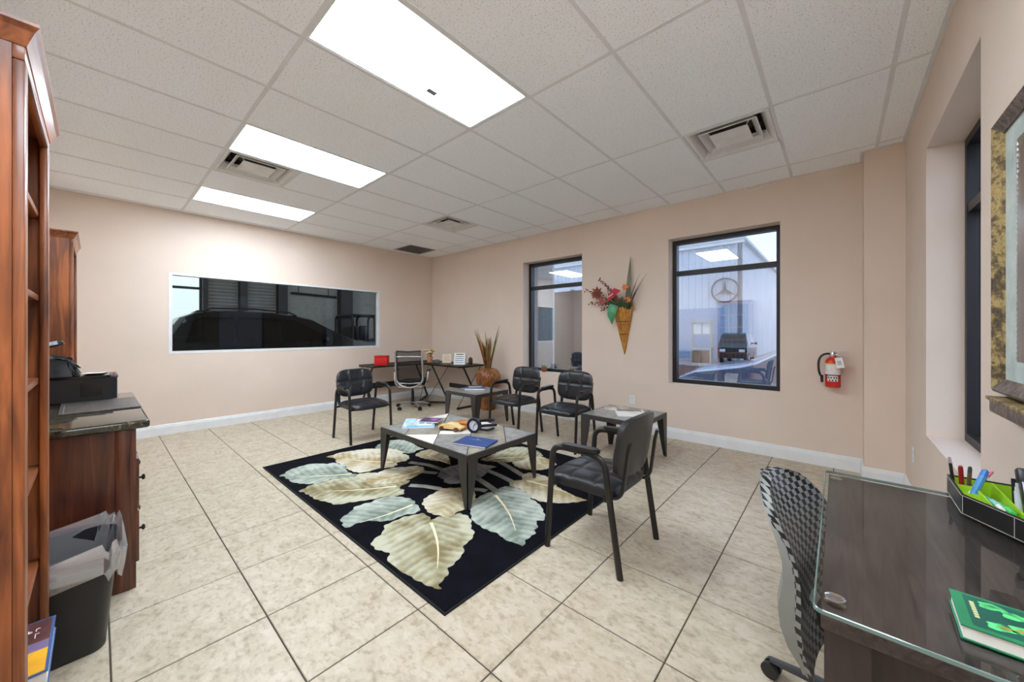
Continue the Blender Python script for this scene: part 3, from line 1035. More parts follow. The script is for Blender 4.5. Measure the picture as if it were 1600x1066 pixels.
# ------------------------------------------------------------------ guest chairs
def bar(bm, pts, r=.016, sx=1.0, sy=1.0, n=10, up=None):
    return tube(bm, pts, r, n, sx, sy, up)

def arc(p0, p1, p2, n=6):
    """quadratic bend from p0 to p2 with control p1"""
    p0, p1, p2 = Vector(p0), Vector(p1), Vector(p2)
    return [p0 * (1 - t) ** 2 + p1 * 2 * t * (1 - t) + p2 * t * t for t in [i / n for i in range(n + 1)]]

def make_chair(label, loc, rz):
    t = thing('guest_chair', label, 'chair', loc, rz, group='black vinyl guest armchairs')
    HX, FY, BY = .262, -.235, .245
    for s in (-1, 1):
        x = s * HX
        # front leg runs up into the arm, rear leg rises to the back
        bm = NB()
        bar(bm, [(x, FY, 0.0), (x, FY + .02, .30), (x, FY + .035, .52)] + arc((x, FY + .038, .56), (x, FY + .04, .635), (x, FY + .11, .635)), .019, 1.0, .8)
        obj('leg', bm, M_BLKMETAL, t)
        bm = NB()
        bar(bm, [(x, BY, 0.0), (x, BY - .045, .30), (x, BY - .075, .50)] + arc((x, BY - .082, .55), (x, BY - .09, .632), (x, BY - .18, .635)), .019, 1.0, .8)
        obj('leg', bm, M_BLKMETAL, t)
        bm = NB()
        bar(bm, [(x, FY + .11, .635), (x, 0, .637), (x, BY - .18, .635)], .016)
        a = obj('armrest', bm, M_BLKMETAL, t)
        bm = NB()
        prism(bm, rrect(-.026, .026, -.125, .125, .024, 5), 0, .022)
        bmesh.ops.bevel(bm, geom=[e for e in bm.edges if abs(e.verts[0].co.z - e.verts[1].co.z) < .001], offset=.007, segments=2, affect='EDGES')
        obj('arm_pad', bm, M_BLKPLASTIC, a, loc=(x, .0, .646), rot=(R(1.5), 0, 0))
        # back upright, curving from under the seat to the backrest
        bm = NB()
        bar(bm, [(s * .2, -.05, .395), (s * .2, .12, .395)] + arc((s * .2, .17, .395), (s * .2, .225, .40), (s * .2, .235, .47)) + [(s * .2, .26, .66), (s * .2, .275, .72)], .016, 1.3, .6)
        obj('back_upright', bm, M_BLKMETAL, t)
    for y in (-.19, .155):
        obj('seat_rail', bar(NB(), [(-HX, y, .40), (HX, y, .40)], .013), M_BLKMETAL, t)
    bm = NB()
    cushion(bm, .485, .47, .075, (-.36, .36), (-.3, .38), 30, 30, .22, .14)
    obj('seat', bm, M_LEATHER, t, loc=(0, -.03, .40), rot=(R(1.5), 0, 0), angle=60)
    bm = NB()
    m = Matrix(((1, 0, 0, 0), (0, 0, -1, 0), (0, 1, 0, 0), (0, 0, 0, 1)))
    cushion(bm, .475, .355, .05, (-.38, .38), (.12,), 30, 24, .50, .3, bend=.028, mtx=m)
    obj('backrest', bm, M_LEATHER, t, loc=(0, .252, .672), rot=(R(-9), 0, 0), angle=60)
    return t
ch0 = make_chair('black vinyl armchair facing right beside the rug edge, near the long interior window', (-4.515, 2.24, 0), R(90))
for lab, loc, rz in (('black vinyl armchair by back wall, next to the vase side table', (-3.235, 3.72, 0), R(-2)),
                     ('black vinyl armchair by back wall, under the hanging flower cone', (-2.41, 3.68, 0), R(2)),
                     ('nearest black vinyl armchair, turned away, at the right edge of the rug', (-1.117, 2.12, 0), R(-90))):
    c = copy_tree(ch0, lab)
    c.location = loc
    c.rotation_euler = (0, 0, rz)

# ------------------------------------------------------------------ corner desk
DT = .74
t = thing('corner_desk', 'L-shaped black corner desk with dark glass top', 'desk', (0, 0, 0))
LX0, LX1, LY0 = -6.50, -5.97, 3.15       # left wing
RX_1, RY_0, RY_1 = -4.87, 4.12, 4.72     # right wing
Lout = [(LX0, LY0), (LX1, LY0), (LX1, RY_0 - .12), (LX1 + .12, RY_0), (RX_1, RY_0), (RX_1, RY_1), (LX0, RY_1)]
obj('glass_top', prism(NB(), Lout, DT, DT + .008), M_SMOKE, t, False)
bm = NB()
e = .03
for q in ((LX0, LX1, LY0, LY0 + e), (RX_1 - e, RX_1, RY_0, RY_1)):
    box(bm, *q, DT - .028, DT - .0005)
bar(bm, [(LX1 - .03, LY0, DT - .014), (LX1 - .03, RY_0 - .12, DT - .014), (LX1 + .1, RY_0 + .03, DT - .014), (RX_1, RY_0 + .03, DT - .014)], .013)
bar(bm, [(LX0 + .03, LY0, DT - .014), (LX0 + .03, RY_1 - .03, DT - .014), (RX_1, RY_1 - .03, DT - .014)], .013)
obj('frame', bm, M_BLKMETAL, t)
def z_leg(p_top_front, p_top_back, p_bot_front, p_bot_back):
    """slanted desk leg: foot bar + leaning post"""
    bm = NB()
    bar(bm, [p_bot_front, p_bot_back], .018)
    bar(bm, [p_top_front, p_bot_back], .017)
    l = obj('leg', bm, M_BLKMETAL, t)
    bm = NB()
    bar(bm, [p_top_back, p_bot_front], .005, n=6)
    obj('brace_wire', bm, M_BLKMETAL, l)
z_leg((RX_1 - .02, RY_0 + .12, DT - .02), (RX_1 - .02, RY_1 - .06, DT - .02), (RX_1 - .02, RY_0 - .02, .02), (RX_1 - .02, RY_1 - .08, .02))
z_leg((-5.72, RY_0 + .06, DT - .02), (-5.72, RY_1 - .1, DT - .02), (-5.80, RY_0 - .02, .02), (-5.45, RY_1 - .35, .02))
z_leg((LX1 - .08, LY0 + .02, DT - .02), (LX0 + .06, LY0 + .02, DT - .02), (LX1 + .0, LY0 + .02, .02), (LX0 + .06, LY0 + .02, .02))
z_leg((LX1 - .05, RY_0 - .08, DT - .02), (LX0 + .1, RY_1 - .1, DT - .02), (LX1 + .0, RY_0 - .04, .02), (LX0 + .1, RY_1 - .15, .02))
part('modesty_bar', M_BLKMETAL, t, (-5.50, RX_1 - .03, RY_1 - .30, RY_1 - .28, .30, .38), smooth=False)
part('modesty_bar', M_BLKMETAL, t, (LX0 + .10, LX0 + .12, LY0 + .03, RY_1 - .2, .30, .40), smooth=False)

# things on the corner desk
ZD = DT + .0085
t = thing('red_box', 'bright red box standing on the corner desk', 'box', (-6.07, 3.36, ZD), R(38))
M_RED = mat('red_enamel', (196, 18, 22), .35, var=.05)
obj('body', box(NB(), -.115, .115, -.06, .06, 0, .135, bev=.006), M_RED, t)
obj('lid', box(NB(), -.117, .117, -.062, .062, .138, .172, bev=.006), M_RED, t)
t = thing('flower_vase', 'small terracotta vase of cream flowers on the corner desk', 'vase', (-5.92, 4.28, ZD))
bm = NB()
lathe(bm, [(.045, 0), (.055, .05), (.06, .11), (.057, .115), (.05, .11), (.04, .02)], 18)
obj('pot', bm, mat('copper_pot', (190, 130, 90), .5), t)
for k in range(9):
    a = k * 2.4
    r = .03 + .09 * (k / 9)
    bm = NB()
    c = (r * math.cos(a), r * math.sin(a), .17 + .07 * random.random())
    tube(bm, [(0, 0, .08), c], .003, 5)
    fl_ = obj('flower_stalk', bm, mat('dry_stem', (120, 104, 60), .8), t)
    bm = NB()
    for j in range(6):
        b = j * PI / 3
        sphere(bm, (c[0] + .022 * math.cos(b), c[1] + .022 * math.sin(b), c[2]), .02, 7, 5, (1, 1, .6))
    obj('blossom', bm, mat('cream_petal', (236, 216, 150), .7, var=.1) if k % 3 else mat('gold_petal', (196, 140, 60), .7, var=.1), fl_)
t = thing('glass_block', 'small dark glass paperweight on the corner desk', 'paperweight', (-5.66, 4.25, ZD), R(20))
obj('block', box(NB(), -.045, .045, -.03, .03, 0, .07, bev=.008), mat('dark_glass_block', (90, 104, 104), .1, coat=.5), t)
obj('base', box(NB(), -.05, .05, -.034, .034, -.0005, .012, bev=.003), M_BLKPLASTIC, t)
t = thing('photo_frame', 'cream square photo frame standing on the corner desk', 'photo frame', (-5.58, 4.42, ZD), R(38))
m = Matrix.Rotation(R(-8), 4, 'X')
bm = NB()
for q in ((-.085, .085, 0, .03), (-.085, .085, .14, .17), (-.085, -.055, .03, .14), (.055, .085, .03, .14)):
    box(bm, q[0], q[1], -.008, .008, q[2], q[3], mtx=m)
obj('frame', bm, mat('cream_frame', (228, 214, 196), .5), t, False)
obj('picture', box(NB(), -.055, .055, -.002, .004, .03, .14, mtx=m), mat('pale_print', (216, 200, 176), .6, var=.12, scale=30), t, False)
obj('easel_back', prism(NB(), [(0.01, 0), (.06, 0), (.02, .12)], -.01, .01, YZ), M_PAPER, t, False)
t = thing('desk_calendar', 'white tent calendar standing on the corner desk', 'calendar', (-5.16, 4.40, ZD), R(33))
bm = NB()
prism(bm, [(-.075, 0), (.075, 0), (.012, .205), (-.012, .205)], -.105, .105, YZ)
obj('tent', bm, M_PAPER, t, False)
bm = NB()
ang = math.atan2(.063, .205)
for k in range(4):
    z = .03 + .035 * k
    yv = -.075 + .063 * z / .205 - .0012
    box(bm, -.08, .08, yv - .0006, yv + .0006, z, z + .012)
obj('date_grid', bm, mat('date_print', (140, 160, 178), .7), t, False)
bm = NB()
box(bm, -.07, .07, -.026, -.0245, .172, .19)
obj('heading', bm, mat('grey_print', (120, 128, 134), .7), t, False)
t = thing('pen_jar', 'small dark brown jar at the right end of the corner desk', 'jar', (-4.96, 4.47, ZD))
bm = NB()
lathe(bm, [(.03, 0), (.038, .02), (.04, .09), (.032, .105), (.03, .10), (.034, .03)], 16)
obj('jar', bm, mat('brown_ceramic', (62, 44, 32), .35), t)
bm = NB()
lathe(bm, [(.034, .104), (.034, .118), (.012, .126), (.010, .138), (.004, .142)], 16)
obj('lid', bm, mat('brown_ceramic', (62, 44, 32), .35), t)

# ------------------------------------------------------------------ task chair at the corner desk
def caster(t, x, y, z=.028, ang=0):
    p = thing_part('caster', t)
    return p
def star_base(t, cx, cy, rad, m_leg, rot=0.0, hub_h=.10):
    for k in range(5):
        a = rot + 2 * PI * k / 5
        d = Vector((math.cos(a), math.sin(a), 0))
        bm = NB()
        pts = [Vector((cx, cy, hub_h)) + d * .03, Vector((cx, cy, hub_h - .005)) + d * rad * .5, Vector((cx, cy, hub_h - .035)) + d * rad]
        tube(bm, pts, [.024, .02, .015], 8, 1.0, .7)
        l = obj('base_leg', bm, m_leg, t)
        c = Vector((cx, cy, .029)) + d * rad
        bm = NB()
        s = Vector((-d.y, d.x, 0))
        for q in (-1, 1):
            mt = Matrix.Translation(c + s * q * .016) @ Matrix(((s.x, d.x, 0, 0), (s.y, d.y, 0, 0), (0, 0, 1, 0), (0, 0, 0, 1)))
            n = 14
            r0 = [mt @ Vector((-.009, .028 * math.cos(2 * PI * j / n), .028 * math.sin(2 * PI * j / n))) for j in range(n)]
            r1 = [mt @ Vector((.009, .028 * math.cos(2 * PI * j / n), .028 * math.sin(2 * PI * j / n))) for j in range(n)]
            loft(bm, [r0, r1])
        tube(bm, [c + Vector((0, 0, .0)), c + Vector((0, 0, hub_h - .06))], .008, 6)
        obj('caster', bm, M_BLKPLASTIC, l)

t = thing('task_chair', 'chrome framed mesh back task chair at the corner desk', 'office chair', (-5.62, 3.70, 0), R(45))
# local: faces +y, back at -y
star_base(t, 0, 0, .29, M_SILVER, .3)
bm = NB()
lathe(bm, [(.035, .06), (.035, .12), (.026, .13), (.026, .30), (.018, .30), (.018, .40)], 16)
obj('gas_lift', bm, M_BLKPLASTIC, t)
obj('tilt_box', box(NB(), -.09, .09, -.1, .1, .385, .425, bev=.01), M_BLKPLASTIC, t)
bm = NB()
cushion(bm, .47, .46, .07, (), (), 20, 20, .3, 0)
obj('seat', bm, mat('black_seat_fabric', (26, 26, 28), .7, bump=.2, bscale=300), t, loc=(0, .03, .43), angle=60)
bm = NB()
bar(bm, [(-.235, .22, .43), (-.235, -.12, .42), (-.2, -.21, .40), (0, -.235, .395), (.2, -.21, .40), (.235, -.12, .42), (.235, .22, .43)], .012)
obj('seat_rail', bm, M_CHROME, t)
# back hoop: bottom U to two uprights
def hoop(z):
    """backrest line: lean of the back at height z"""
    return -.235 - .10 * ((z - .40) / .62)
hp = []
for k in range(15):
    a = PI + PI * k / 14
    z = .56 + .17 * math.sin(a)
    hp.append((.225 * math.cos(a), hoop(z), z))
hp = [(-.215, hoop(1.0) - .01, 1.0), (-.222, hoop(.8), .8)] + hp + [(.222, hoop(.8), .8), (.215, hoop(1.0) - .01, 1.0)]
bm = NB()
bar(bm, hp, .016, n=8)
fr = obj('back_frame', bm, M_SILVER, t)
bm = NB()
bar(bm, [(-.217, hoop(.92), .92), (0, hoop(.92) - .035, .925), (.217, hoop(.92), .92)], .010)
bar(bm, [(-.20, hoop(.47), .47), (0, hoop(.45) - .02, .46), (.20, hoop(.47), .47)], .008)
obj('cross_bar', bm, M_SILVER, fr)
bm = NB()
rows = []
for k in range(13):
    z = .42 + .60 * k / 12
    hw = .205 if z > .56 else .205 * math.sqrt(max(.05, 1 - ((.56 - z) / .17) ** 2))
    rows.append([(hw * (-1 + 2 * j / 10), hoop(z) + .012 - .035 * (1 - (-1 + 2 * j / 10) ** 2), z - (.02 * (1 - (-1 + 2 * j / 10) ** 2) if k == 12 else 0)) for j in range(11)])
loft(bm, rows, cap=False, closed=False)
obj('back_mesh', bm, M_MESHFAB, t)
bm = NB()
for s in (-1, 1):
    bar(bm, [(s * .2, hoop(.45) + .01, .50), (s * .203, hoop(.75) + .01, .75), (s * .2, hoop(1.0) + .005, 1.015)], .014, 1.2, .7)
bar(bm, [(-.2, hoop(1.0) + .003, 1.015), (0, hoop(1.0) - .03, 1.005), (.2, hoop(1.0) + .003, 1.015)], .012)
obj('mesh_border', bm, M_BLKPLASTIC, t)
for s in (-1, 1):
    bm = NB()
    bar(bm, arc((s * .24, -.15, .42), (s * .29, -.16, .50), (s * .285, -.12, .64)) + [(s * .285, .0, .655)], .013)
    a = obj('armrest', bm, M_CHROME, t)
    obj('arm_pad', box(NB(), s * .285 - .03, s * .285 + .03, -.10, .13, .655, .675, bev=.008), M_BLKPLASTIC, a)

# ------------------------------------------------------------------ woven floor vase with dried grasses
t = thing('floor_vase', 'tall brown woven floor vase beside the corner desk', 'vase', (-4.54, 4.50, 0))
M_WOVEN = wood('woven_brown', (66, 28, 8), (196, 124, 62), 'Z', .3, 2.4, .3)
bm = NB()
vp = [(.118, 0), (.135, .02), (.14, .10), (.145, .22), (.152, .32), (.168, .38), (.19, .45), (.203, .52), (.203, .58), (.19, .64), (.16, .685), (.11, .705), (.075, .712), (.07, .70), (.06, .66)]
def woven(a, z):
    s = int(z / .045)
    return .035 * math.sin(a * 20 + (s % 2) * PI) + .010 * math.sin(z * 140)
vp2 = []
for (p, q) in zip(vp, vp[1:]):
    for k in range(4):
        f = k / 4
        vp2.append((p[0] + (q[0] - p[0]) * f, p[1] + (q[1] - p[1]) * f))
vp2.append(vp[-1])
lathe(bm, vp2, 88, woven)
obj('body', bm, M_WOVEN, t, angle=70)
tag_ = thing('dried_grass', 'dried brown and green grasses standing in the woven vase', 'dried plant', (-4.54, 4.50, .66))
gcol = [mat('grass_rust', (150, 76, 30), .8, var=.15), mat('grass_straw', (190, 150, 84), .8, var=.15), mat('grass_green', (110, 116, 66), .8, var=.15), mat('grass_dark', (98, 62, 34), .8, var=.15)]
rnd = random.Random(3)
for k in range(46):
    a = rnd.uniform(0, 2 * PI)
    spread = rnd.uniform(.02, .14) if k > 5 else rnd.uniform(.20, .25)
    h = rnd.uniform(.35, .62) if k > 5 else rnd.uniform(.62, .78)
    if k == 0: a, h = R(215), .72
    if k == 1: a, h = R(35), .80
    if k == 2: a, h = R(60), .7
    dx, dy = spread * math.cos(a), min(spread * math.sin(a), .2)
    base = Vector((.03 * math.cos(a), .03 * math.sin(a), -.08))
    top = Vector((dx, dy, h))
    mid = base.lerp(top, .55) + Vector((-dx * .25, -dy * .25, 0))
    bm = NB()
    pts = arc(base, mid, top, 6)
    wd = rnd.uniform(.009, .016)
    tube(bm, pts, [wd * .6, wd * .8, wd, wd * 1.1, wd, wd * .7, .001], 5, 1.0, .35)
    obj('blade', bm, gcol[2] if k in (0, 1, 3) else gcol[k % 4], tag_)
for k in range(14):
    a = rnd.uniform(0, 2 * PI)
    bm = NB()
    sphere(bm, (.05 * math.cos(a), .05 * math.sin(a), .07 + rnd.uniform(0, .18)), .02, 7, 5, (.6, .6, 1.4))
    obj('pod', bm, gcol[(k * 2) % 4], tag_)

# ------------------------------------------------------------------ things on the tables
ZC = CT[2] + CH + .002
def book(name, label, loc, rz, w, d, h, cover, pages=None, cat='book', hard=True, spine_side=-1, group=None):
    """lying book: w along local x, d along local y; spine at x = spine_side"""
    pages = pages or M_PAPER
    t = thing(name, label, cat, loc, rz, group)
    c = .0025 if hard else .0008
    ov = .003 if hard else 0
    bm = NB()
    box(bm, -w / 2, w / 2, -d / 2, d / 2, 0, c)
    box(bm, -w / 2, w / 2, -d / 2, d / 2, h - c, h)
    if spine_side:
        xs = spine_side * w / 2
        box(bm, min(xs, xs - spine_side * c), max(xs, xs - spine_side * c), -d / 2, d / 2, c, h - c)
    obj('cover', bm, cover, t, False)
    obj('page_block', box(NB(), -w / 2 + ov, w / 2 - ov, -d / 2 + ov, d / 2 - ov, c, h - c), pages, t, False)
    return t
M_SKY = mat('sky_blue_cover', (92, 168, 222), .35, var=.12, scale=12)
M_NAVY = mat('navy_blue_cover', (38, 66, 122), .4, var=.08)
b = book('magazine', 'light blue magazine at the bottom of the coffee table stack', (-3.06, 2.085, ZC), R(52), .30, .215, .014, M_SKY, cat='magazine', hard=False, group='magazine stack on coffee table')
bm = NB()
box(bm, -.15, -.11, -.107, .107, .0141, .0147)
box(bm, -.02, .15, -.06, .09, .0141, .0146)
obj('cover_print', bm, mat('pale_blue_print', (186, 216, 240), .4, var=.2, scale=20), b, False)
b = book('magazine', 'white and blue magazine in the middle of the coffee table stack', (-3.10, 2.13, ZC + .0150), R(45), .27, .2, .012, mat('white_cover', (216, 224, 232), .35, var=.15, scale=25), cat='magazine', hard=False, group='magazine stack on coffee table')
bm = NB()
for q in ((-.12, -.05, -.09, .09), (.0, .05, -.08, .02), (.07, .12, -.09, .06)):
    box(bm, *q, .0121, .0126)
obj('cover_print', bm, mat('navy_print', (44, 62, 96), .4, var=.4, scale=30), b, False)
b = book('magazine', 'glossy purple magazine on top of the coffee table stack', (-3.045, 2.215, ZC + .0280), R(35), .19, .17, .010, mat('purple_cover', (62, 46, 84), .3, var=.5, scale=14), cat='magazine', hard=False, group='magazine stack on coffee table')
bm = NB()
prism(bm, [(.03 + .035 * math.cos(k * PI / 8), .01 + .035 * math.sin(k * PI / 8)) for k in range(16)], .0101, .0106)
obj('cover_print', bm, mat('magenta_print', (160, 84, 150), .3, var=.3, scale=30), b, False)
b = book('magazine', 'pale blue curled leaflet lying on the coffee table stack', (-3.165, 2.055, ZC + .0280), R(50), .10, .16, .012, mat('ice_blue_cover', (168, 208, 226), .35, var=.15, scale=18), cat='magazine', hard=False, group='magazine stack on coffee table')
# navy hardcover
b = book('navy_book', 'navy blue hardcover book alone on the coffee table', (-2.228, 2.066, ZC), R(17), .30, .215, .017, M_NAVY, spine_side=1)
bm = NB()
for q in ((-.05, .03, .035, .039), (-.07, .05, .022, .025)):
    box(bm, *q, .0171, .0175)
sphere(bm, (-.01, .055, .0172), .01, 8, 5, (1, 1, .1))
obj('cover_lettering', bm, mat('silver_foil', (150, 164, 190), .3), b, False)
# wooden toy car
t = thing('toy_car', 'pale wooden toy car on the coffee table', 'toy car', (-2.70, 2.195, ZC), R(20))
M_PINE = wood('pale_pine', (204, 166, 106), (240, 214, 160), 'X', .5, 3.0, 0)
bm = NB()
prism(bm, [(-.12, .018), (.12, .018), (.125, .036), (.08, .044), (.05, .064), (-.035, .066), (-.07, .046), (-.12, .042)], -.045, .045, XZ)
bmesh.ops.bevel(bm, geom=bm.edges[:], offset=.004, segments=2, affect='EDGES')
obj('body', bm, M_PINE, t)
for x in (-.075, .075):
    for s in (-1, 1):
        bm = NB()
        mt = Matrix.Translation((x, s * .05, .0205)) @ Matrix.Rotation(PI / 2, 4, 'X')
        lathe(bm, [(.010, -.008), (.0205, -.008), (.0205, .008), (.010, .008)], 16)
        bmesh.ops.transform(bm, matrix=mt, verts=bm.verts[:])
        obj('wheel', bm, mat('toy_wheel_brown', (84, 60, 42), .5), t)
# amber wooden box
t = thing('wooden_box', 'small amber wooden box beside the toy car', 'box', (-2.672, 2.345, ZC), R(30))
M_AMBER = wood('amber_wood', (160, 92, 36), (214, 146, 72), 'X', .4, 3.0, .2)
obj('body', box(NB(), -.085, .085, -.055, .055, 0, .036, bev=.003), M_AMBER, t)
obj('lid', box(NB(), -.087, .087, -.057, .057, .038, .056, bev=.004), M_AMBER, t)
# dark clock with handles
t = thing('desk_clock', 'round dark clock with pale dial propped on coffee table', 'clock', (-2.475, 2.275, ZC), R(20))
def disc(bm, r0, r1, y0, y1, c, n=28):
    """ring or disc facing -y"""
    o_ = [[(c[0] + r * math.cos(2 * PI * k / n), y, c[2] + r * math.sin(2 * PI * k / n)) for k in range(n)] for r, y in ((r0, y0), (r1, y0), (r1, y1), (r0, y1))]
    loft(bm, o_ + [o_[0]], cap=False)
    return bm
M_NVYMET = mat('navy_black_metal', (30, 34, 48), .3, metal=.3)
obj('case', disc(NB(), .046, .066, -.018, .02, (0, 0, .066)), M_NVYMET, t)
bm = NB()
n = 24
loft(bm, [[(.048 * math.cos(2 * PI * k / n), y, .066 + .048 * math.sin(2 * PI * k / n)) for k in range(n)] for y in (-.008, .015)])
f_ = obj('dial', bm, mat('pale_dial', (206, 212, 220), .3), t)
bm = NB()
tube(bm, [(0, -.0095, .066), (.02, -.0095, .085)], .0022, 5)
tube(bm, [(0, -.0095, .066), (-.004, -.0095, .034)], .0022, 5)
obj('clock_hand', bm, M_BLKPLASTIC, f_)
for x, z in ((.025, .10), (.05, .055)):
    bm = NB()
    bar(bm, [(x * .4, .01, z), (x + .04, .10, z - .005), (x + .08, .20, z - .02)], .013)
    obj('handle', bm, M_NVYMET, t)
bm = NB()
bar(bm, [(.03, .01, .03), (.10, .08, .012), (.12, .16, .012)], .010)
obj('stand', bm, M_NVYMET, t)
# side table books
b = book('navy_book', 'navy blue hardcover book under a grey book on side table', (-4.10, 3.80, .4725), R(38), .30, .24, .026, M_NAVY, spine_side=-1)
b = book('grey_book', 'slim grey book on top of a navy book on side table', (-4.14, 3.83, .4990), R(46), .20, .15, .018, mat('grey_cover', (70, 74, 86), .4), spine_side=-1)
b = book('magazine', 'open magazine lying on side table beneath the right window', (-1.86, 3.88, .4725), R(-62), .20, .27, .010, mat('magazine_photo', (150, 140, 128), .3, var=.6, scale=16), cat='magazine', hard=False)
b = book('magazine', 'thick white magazine nearest on side table beneath right window', (-1.62, 3.69, .4725), R(-58), .22, .28, .032, mat('white_magazine', (222, 220, 214), .3, var=.08), cat='magazine', hard=False)
bm = NB()
box(bm, -.10, .0, -.13, .12, .0321, .0327)
obj('cover_print', bm, mat('dim_photo', (96, 90, 86), .3, var=.7, scale=22), b, False)

# ------------------------------------------------------------------ wall cone of flowers
Yc = YB - .005
t = thing('wall_basket', 'cone shaped bamboo wall basket between the two windows', 'wall basket', (-2.19, Yc, 1.03))
M_BAMBOO = wood('golden_bamboo', (150, 88, 22), (222, 166, 74), 'Z', .4, 3.0, .2)
N = 11
top_l, top_r, hz = -.155, .14, .655
rope = []
for k in range(N):
    a0, a1 = PI * k / N, PI * (k + 1) / N
    def rim(a):
        return Vector(((top_l + top_r) / 2 - (top_r - top_l) / 2 * math.cos(a), -.125 * math.sin(a) - .003, hz + .02 * math.sin(a * 3)))
    tipv = Vector((.01, -.012, 0))
    bm = NB()
    A, B = rim(a0), rim(a1)
    mid = (A + B) / 2
    nrm = Vector((mid.x - (top_l + top_r) / 2, mid.y - .02, 0)).normalized()
    q0, q1 = tipv + (A - tipv) * .02, tipv + (B - tipv) * .02
    rings = []
    for s in (0.02, .35, .7, 1.0):
        a_, b_ = tipv + (A - tipv) * s, tipv + (B - tipv) * s
        c_ = (a_ + b_) / 2
        rings.append([a_, c_ + nrm * .010 * s, b_, c_ - nrm * .006])
    loft(bm, rings)
    obj('slat', bm, M_BAMBOO, t)
bm = NB()
for s in (.42, .68):
    pts = [Vector((.01, -.012, 0)) + (Vector(((top_l + top_r) / 2 - (top_r - top_l) / 2 * math.cos(PI * k / 16), -.137 * math.sin(PI * k / 16) - .003, hz)) - Vector((.01, -.012, 0))) * s for k in range(17)]
    tube(bm, pts, .004, 5)
obj('binding', bm, mat('dark_twine', (84, 52, 20), .8), t)
obj('back_board', prism(NB(), [(top_l, hz), (top_r, hz), (.016, 0), (.004, 0)], -.002, .002, XZ), M_BAMBOO, t, False)

fw = thing('flower_arrangement', 'artificial tropical flowers filling the wall cone basket', 'flowers', (-2.19, Yc, 1.68))
def leafblade(bm, pts, widths, thick=.003, nrm=(0, -1, 0)):
    pts = [Vector(p) for p in pts]
    nv = Vector(nrm)
    rings = []
    for i, p in enumerate(pts):
        d = (pts[min(i + 1, len(pts) - 1)] - pts[max(i - 1, 0)]).normalized()
        s = d.cross(nv).normalized()
        w = widths[i]
        rings.append([p - s * w, p + nv * thick * 1.5, p + s * w, p - nv * thick * .5])
    loft(bm, rings)
    return bm
M_SPIKE = mat('grey_green_leaf', (108, 112, 88), .5, var=.12)
obj('spike_leaf', leafblade(NB(), [(.075, -.05, -.08), (.08, -.05, .12), (.095, -.045, .38), (.11, -.035, .67)], [.03, .036, .028, .002]), M_SPIKE, fw)
M_GREEN = mat('emerald_leaf', (62, 138, 92), .4, var=.25, scale=14)
obj('wrap_leaf', leafblade(NB(), [(-.07, -.15, .02), (-.095, -.165, -.05), (-.105, -.165, -.13), (-.10, -.155, -.24)], [.06, .07, .055, .004], .006), M_GREEN, fw)
obj('wrap_leaf', leafblade(NB(), [(.03, -.12, .0), (-.01, -.145, .05), (-.06, -.15, .10)], [.05, .05, .006], .005), mat('dark_leaf', (52, 72, 44), .5, var=.2), fw)
for k, (x, y, z) in enumerate(((.06, -.14, .03), (.11, -.13, .03), (.0, -.15, .06), (.14, -.11, .06), (-.12, -.12, .03), (.03, -.14, .10))):
    obj('leaf', leafblade(NB(), [(x * .7, y * .7, -.04), (x, y, .01), (x * 1.2, y * 1.1, z + .03)], [.014, .026, .003]), mat('dark_leaf', (52, 72, 44), .5, var=.2), fw)
M_REDF = mat('crimson_petal', (176, 44, 66), .3, var=.15)
obj('anthurium', leafblade(NB(), [(-.16, -.17, .08), (-.09, -.19, .15), (-.04, -.19, .20), (.03, -.17, .205)], [.012, .06, .065, .004], .008, (0, -.8, .5)), M_REDF, fw)
bm = NB()
tube(bm, [(-.06, -.195, .17), (-.12, -.215, .13)], [.009, .005], 8)
obj('spadix', bm, mat('pale_spadix', (236, 210, 190), .5), fw)
M_ORANGE = mat('orange_petal', (214, 128, 76), .5, var=.15)
for (x, y, z, r) in ((.075, -.13, .25, .05), (.12, -.13, .08, .045)):
    bm = NB()
    for k in range(6):
        a = k * PI / 3
        leafblade(bm, [(x, y, z), (x + r * .6 * math.cos(a), y - .012, z + r * .6 * math.sin(a)), (x + r * math.cos(a), y + .004, z + r * math.sin(a))], [.006, .016, .002], .003)
    obj('blossom', bm, M_ORANGE, fw)
M_BROWNF = mat('russet_petal', (132, 66, 46), .6, var=.25, scale=20)
bm = NB()
cx, cy, cz = -.32, -.14, .195
for ring, (rr, ph) in enumerate(((.095, 0), (.07, .5), (.045, .2))):
    for k in range(8):
        a = k * PI / 4 + ph
        leafblade(bm, [(cx, cy, cz), (cx + rr * .6 * math.cos(a), cy - .02 - .01 * ring, cz + rr * .6 * math.sin(a)), (cx + rr * math.cos(a), cy - .03, cz + rr * math.sin(a))], [.006, .02, .004], .003)
obj('protea', bm, M_BROWNF, fw)
bm = NB()
tube(bm, arc((-.02, -.08, -.05), (-.15, -.13, .08), (cx, cy, cz)), .005, 6)
obj('flower_stalk', bm, mat('brown_stalk', (96, 66, 44), .8), fw)
for k in range(16):
    a = rnd.uniform(.1, PI - .1)
    r = rnd.uniform(.10, .26)
    x, z = -.09 - r * math.cos(a) * .9, .06 + r * math.sin(a) * .75
    bm = NB()
    leafblade(bm, [(x * .4, -.10, z * .3), (x * .8, -.15, z * .75), (x, -.14 + rnd.uniform(-.03, .02), z)], [.006, .02, .003])
    obj('leaf', bm, (mat('olive_leaf', (98, 92, 58), .6, var=.2), mat('russet_petal', (132, 66, 46), .6), mat('rose_petal', (168, 86, 84), .5, var=.15), mat('dark_leaf', (52, 72, 44), .5))[k % 4], fw)
bm = NB()
cx, cy, cz = -.24, -.15, .07
